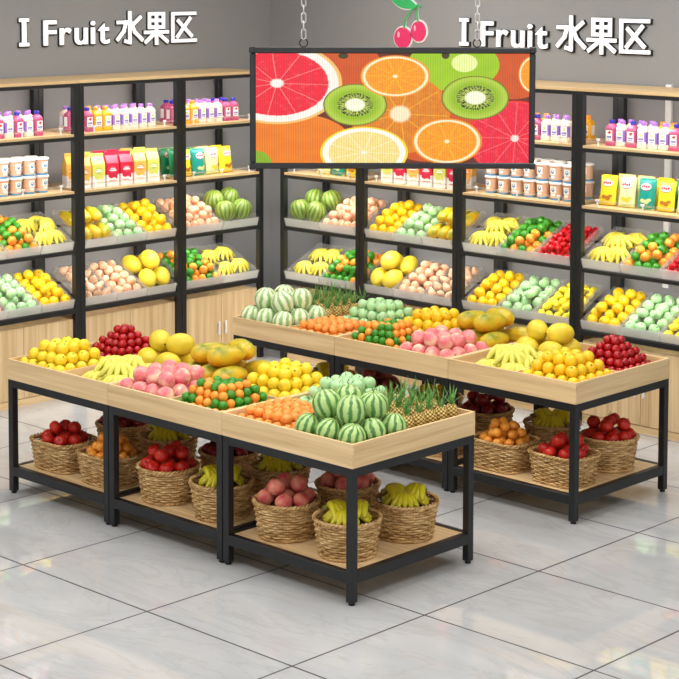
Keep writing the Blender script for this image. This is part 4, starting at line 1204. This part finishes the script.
# ------------------------------------------------------------------ wall lettering and cherry emblem
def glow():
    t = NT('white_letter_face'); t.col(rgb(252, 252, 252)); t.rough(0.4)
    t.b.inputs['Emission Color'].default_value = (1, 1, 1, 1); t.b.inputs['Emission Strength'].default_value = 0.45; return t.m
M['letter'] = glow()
M['letter_back'] = plain('black_letter_return', (16, 16, 17), 0.5)
def glyph(ch, size, offset, depth, m, name):
    c = bpy.data.curves.new('glyph', 'FONT'); c.body = ch; c.size = size; c.offset = offset; c.extrude = depth
    o = bpy.data.objects.new('glyph', c); COL.objects.link(o)
    bpy.context.view_layer.update()
    me = bpy.data.meshes.new_from_object(o.evaluated_get(bpy.context.evaluated_depsgraph_get()))
    bpy.data.objects.remove(o); bpy.data.curves.remove(c)
    me.name = name; me.materials.clear(); me.materials.append(M[m])
    return me
def serif_I(h, w, g, d, m):
    a, s, b = w/2, w*0.2, h*0.13
    pl = [(-a-g, -g), (a+g, -g), (a+g, b+g), (s+g, b+g), (s+g, h-b-g), (a+g, h-b-g), (a+g, h+g), (-a-g, h+g), (-a-g, h-b-g), (-s-g, h-b-g), (-s-g, b+g), (-a-g, b+g)]
    mb = MB(); n = 12
    mb.prism(pl, 2*d, m); mb.v = [(x, y, z-d) for x, y, z in mb.v]
    return mb.data('letter')
STROKES = {
    '水': [[(.5, 1), (.5, .06), (.34, .1)], [(.05, .7), (.36, .7), (.27, .42), (.04, .17)], [(.9, .84), (.6, .6)], [(.55, .68), (.7, .38), (.97, .14)]],
    '果': [[(.2, .95), (.8, .95), (.8, .52), (.2, .52), (.2, .95)], [(.2, .735), (.8, .735)], [(.5, .95), (.5, 0)], [(.03, .36), (.97, .36)], [(.45, .34), (.05, .06)], [(.55, .34), (.95, .06)]],
    '区': [[(.98, .94), (.1, .94), (.1, .06), (1, .06)], [(.78, .77), (.29, .2)], [(.32, .7), (.84, .22)]]}
def strokes(ch, W, H, t, d, m, name):
    mb = MB(); n = 0
    for line in STROKES[ch]:
        P_ = [Vector((x*W, y*H)) for x, y in line]
        for a, b in zip(P_, P_[1:]):
            u = (b-a).normalized(); v = Vector((-u.y, u.x))*t/2; a2, b2 = a-u*t*0.48, b+u*t*0.48
            dz = d+n*0.00002; n += 1
            mb.add([(p.x, p.y, z) for z in (-dz, dz) for p in (a2-v, b2-v, b2+v, a2+v)], [(0, 3, 2, 1), (4, 5, 6, 7), (0, 1, 5, 4), (1, 2, 6, 5), (2, 3, 7, 6), (3, 0, 4, 7)], m)
    return mb.data(name)
def lettering(base, xs, label):
    """xs: [x of I centre, x of F left, x where t ends, lefts of the three Chinese characters..., end]"""
    t = thing('wall_lettering', label, 'sign', base, 'fruit zone lettering')
    def put(mesh_f, mesh_b, X):
        f = link('letter', mesh_f, t, X @ T((0, 0, 0.022))); f['label'] = 'white letter face'
        b = link('letter_backing', mesh_b, f, T((0.0035, -0.0035, -0.0152))); b['label'] = 'black letter edge'
    put(serif_I(0.205, 0.085, 0, 0.006, 'letter'), serif_I(0.205, 0.085, 0.006, 0.009, 'letter_back'), T((xs[0], 0.0, 0)))
    # Fruit
    sz = 0.262; adv = {}; x = 0
    ms = []
    for c in 'Fruit':
        f = glyph(c, sz, 0.0035, 0.006, 'letter', 'letter'); b = glyph(c, sz, 0.0095, 0.009, 'letter_back', 'letter_backing')
        lo = min(v.co.x for v in f.vertices); hi = max(v.co.x for v in f.vertices)
        ms.append((f, b, x-lo)); x += hi-lo+0.028
    k = (xs[2]-xs[1])/(x-0.028)
    for f, b, dx in ms: put(f, b, T((xs[1], 0.004, 0)) @ SC(k, 1.0, 1) @ T((dx, 0, 0)))
    for c, a, e in zip('水果区', xs[3:6], xs[4:7]):
        W, H = e-a-0.022, 0.243
        put(strokes(c, W, H, 0.027, 0.006, 'letter', 'letter'), strokes(c, W, H, 0.039, 0.009, 'letter_back', 'letter_backing'), T((a, -0.012, 0)))
LB = Matrix(((0, 0, 1, WX), (1, 0, 0, -0.022), (0, 1, 0, 2.512), (0, 0, 0, 1)))
RB = Matrix(((1, 0, 0, 0.025), (0, 0, -1, WY), (0, 1, 0, 2.512), (0, 0, 0, 1)))
lettering(LB, [3.455, 3.63, 4.25, 4.322, 4.6, 4.86, 5.145], 'white black-edged letters reading I Fruit and three Chinese characters, on left wall')
lettering(RB, [-3.965, -3.8, -3.185, -3.10, -2.83, -2.57, -2.295], 'white black-edged letters reading I Fruit and three Chinese characters, on right wall')

M['ch_pink'] = plain('cherry_pink_acrylic', (236, 58, 116), 0.3); M['ch_white'] = plain('white_acrylic', (245, 245, 245), 0.4)
M['ch_green'] = plain('leaf_green_acrylic', (60, 190, 110), 0.3); M['ch_light'] = plain('pale_pink_acrylic', (250, 190, 206), 0.3)
cb = Matrix(((1, 0, 0, 0), (0, 0, -1, WY), (0, 1, 0, 0), (0, 0, 0, 1)))
ct = thing('cherry_emblem', 'pink cherry pair emblem with green leaf mounted on the right wall', 'sign', cb)
def disc(cx, cy, rx, ry, n=28): return [(cx+rx*math.cos(2*PI*i/n), cy+ry*math.sin(2*PI*i/n)) for i in range(n)]
def leafp(g=0.0):
    a, b = Vector((-4.425, 2.80)), Vector((-4.675, 2.845)); d = (b-a); nrm = Vector((-d.y, d.x)).normalized(); out = []
    d2 = d.normalized()
    for i in range(13):
        s = i/12; out.append(a+d*s+d2*(g*(2*s-1))+nrm*((0.042+g)*math.sin(PI*s)**0.7))
    for i in range(11, 0, -1):
        s = i/12; out.append(a+d*s+d2*(g*(2*s-1))-nrm*((0.042+g)*math.sin(PI*s)**0.7))
    return [(p.x, p.y) for p in out]
CH = [('left', -4.562, 2.553, 0.086, 0.08), ('right', -4.40, 2.607, 0.074, 0.078)]
back = MB()
back.prism(leafp(0.012), 0.01, 'ch_white')
for _, x, y, rx, ry in CH: back.prism(disc(x, y, rx+0.013, ry+0.013), 0.0102, 'ch_white')
stp = [[(-4.55, 2.62), (-4.53, 2.7), (-4.47, 2.77), (-4.405, 2.81)], [(-4.405, 2.67), (-4.415, 2.74), (-4.405, 2.81), (-4.375, 2.8)]]
for q in stp: back.tube([(x, y, 0.006) for x, y in q], 0.018, 6, 'ch_white', flat=0.3, up=(0, 0, 1))
part('white_outline', back, ct, label='white outline plate')
for nm, x, y, rx, ry in CH:
    c = part('cherry_disc', MB().prism(disc(x, y, rx, ry), 0.008, 'ch_pink', T((0, 0, 0.0112))), ct, label='pink cherry shape')
    part('shine', MB().prism(disc(x-rx*0.45, y+ry*0.3, rx*0.14, ry*0.3, 14), 0.002, 'ch_light', T((0, 0, 0.0195))), c, label='pale pink highlight')
part('leaf', MB().prism(leafp(), 0.008, 'ch_green', T((0, 0, 0.0112))), ct, label='green leaf shape')
for q in stp: part('stem', MB().tube([(x, y, 0.016) for x, y in q], 0.008, 6, 'ch_green', up=(0, 0, 1)), ct)
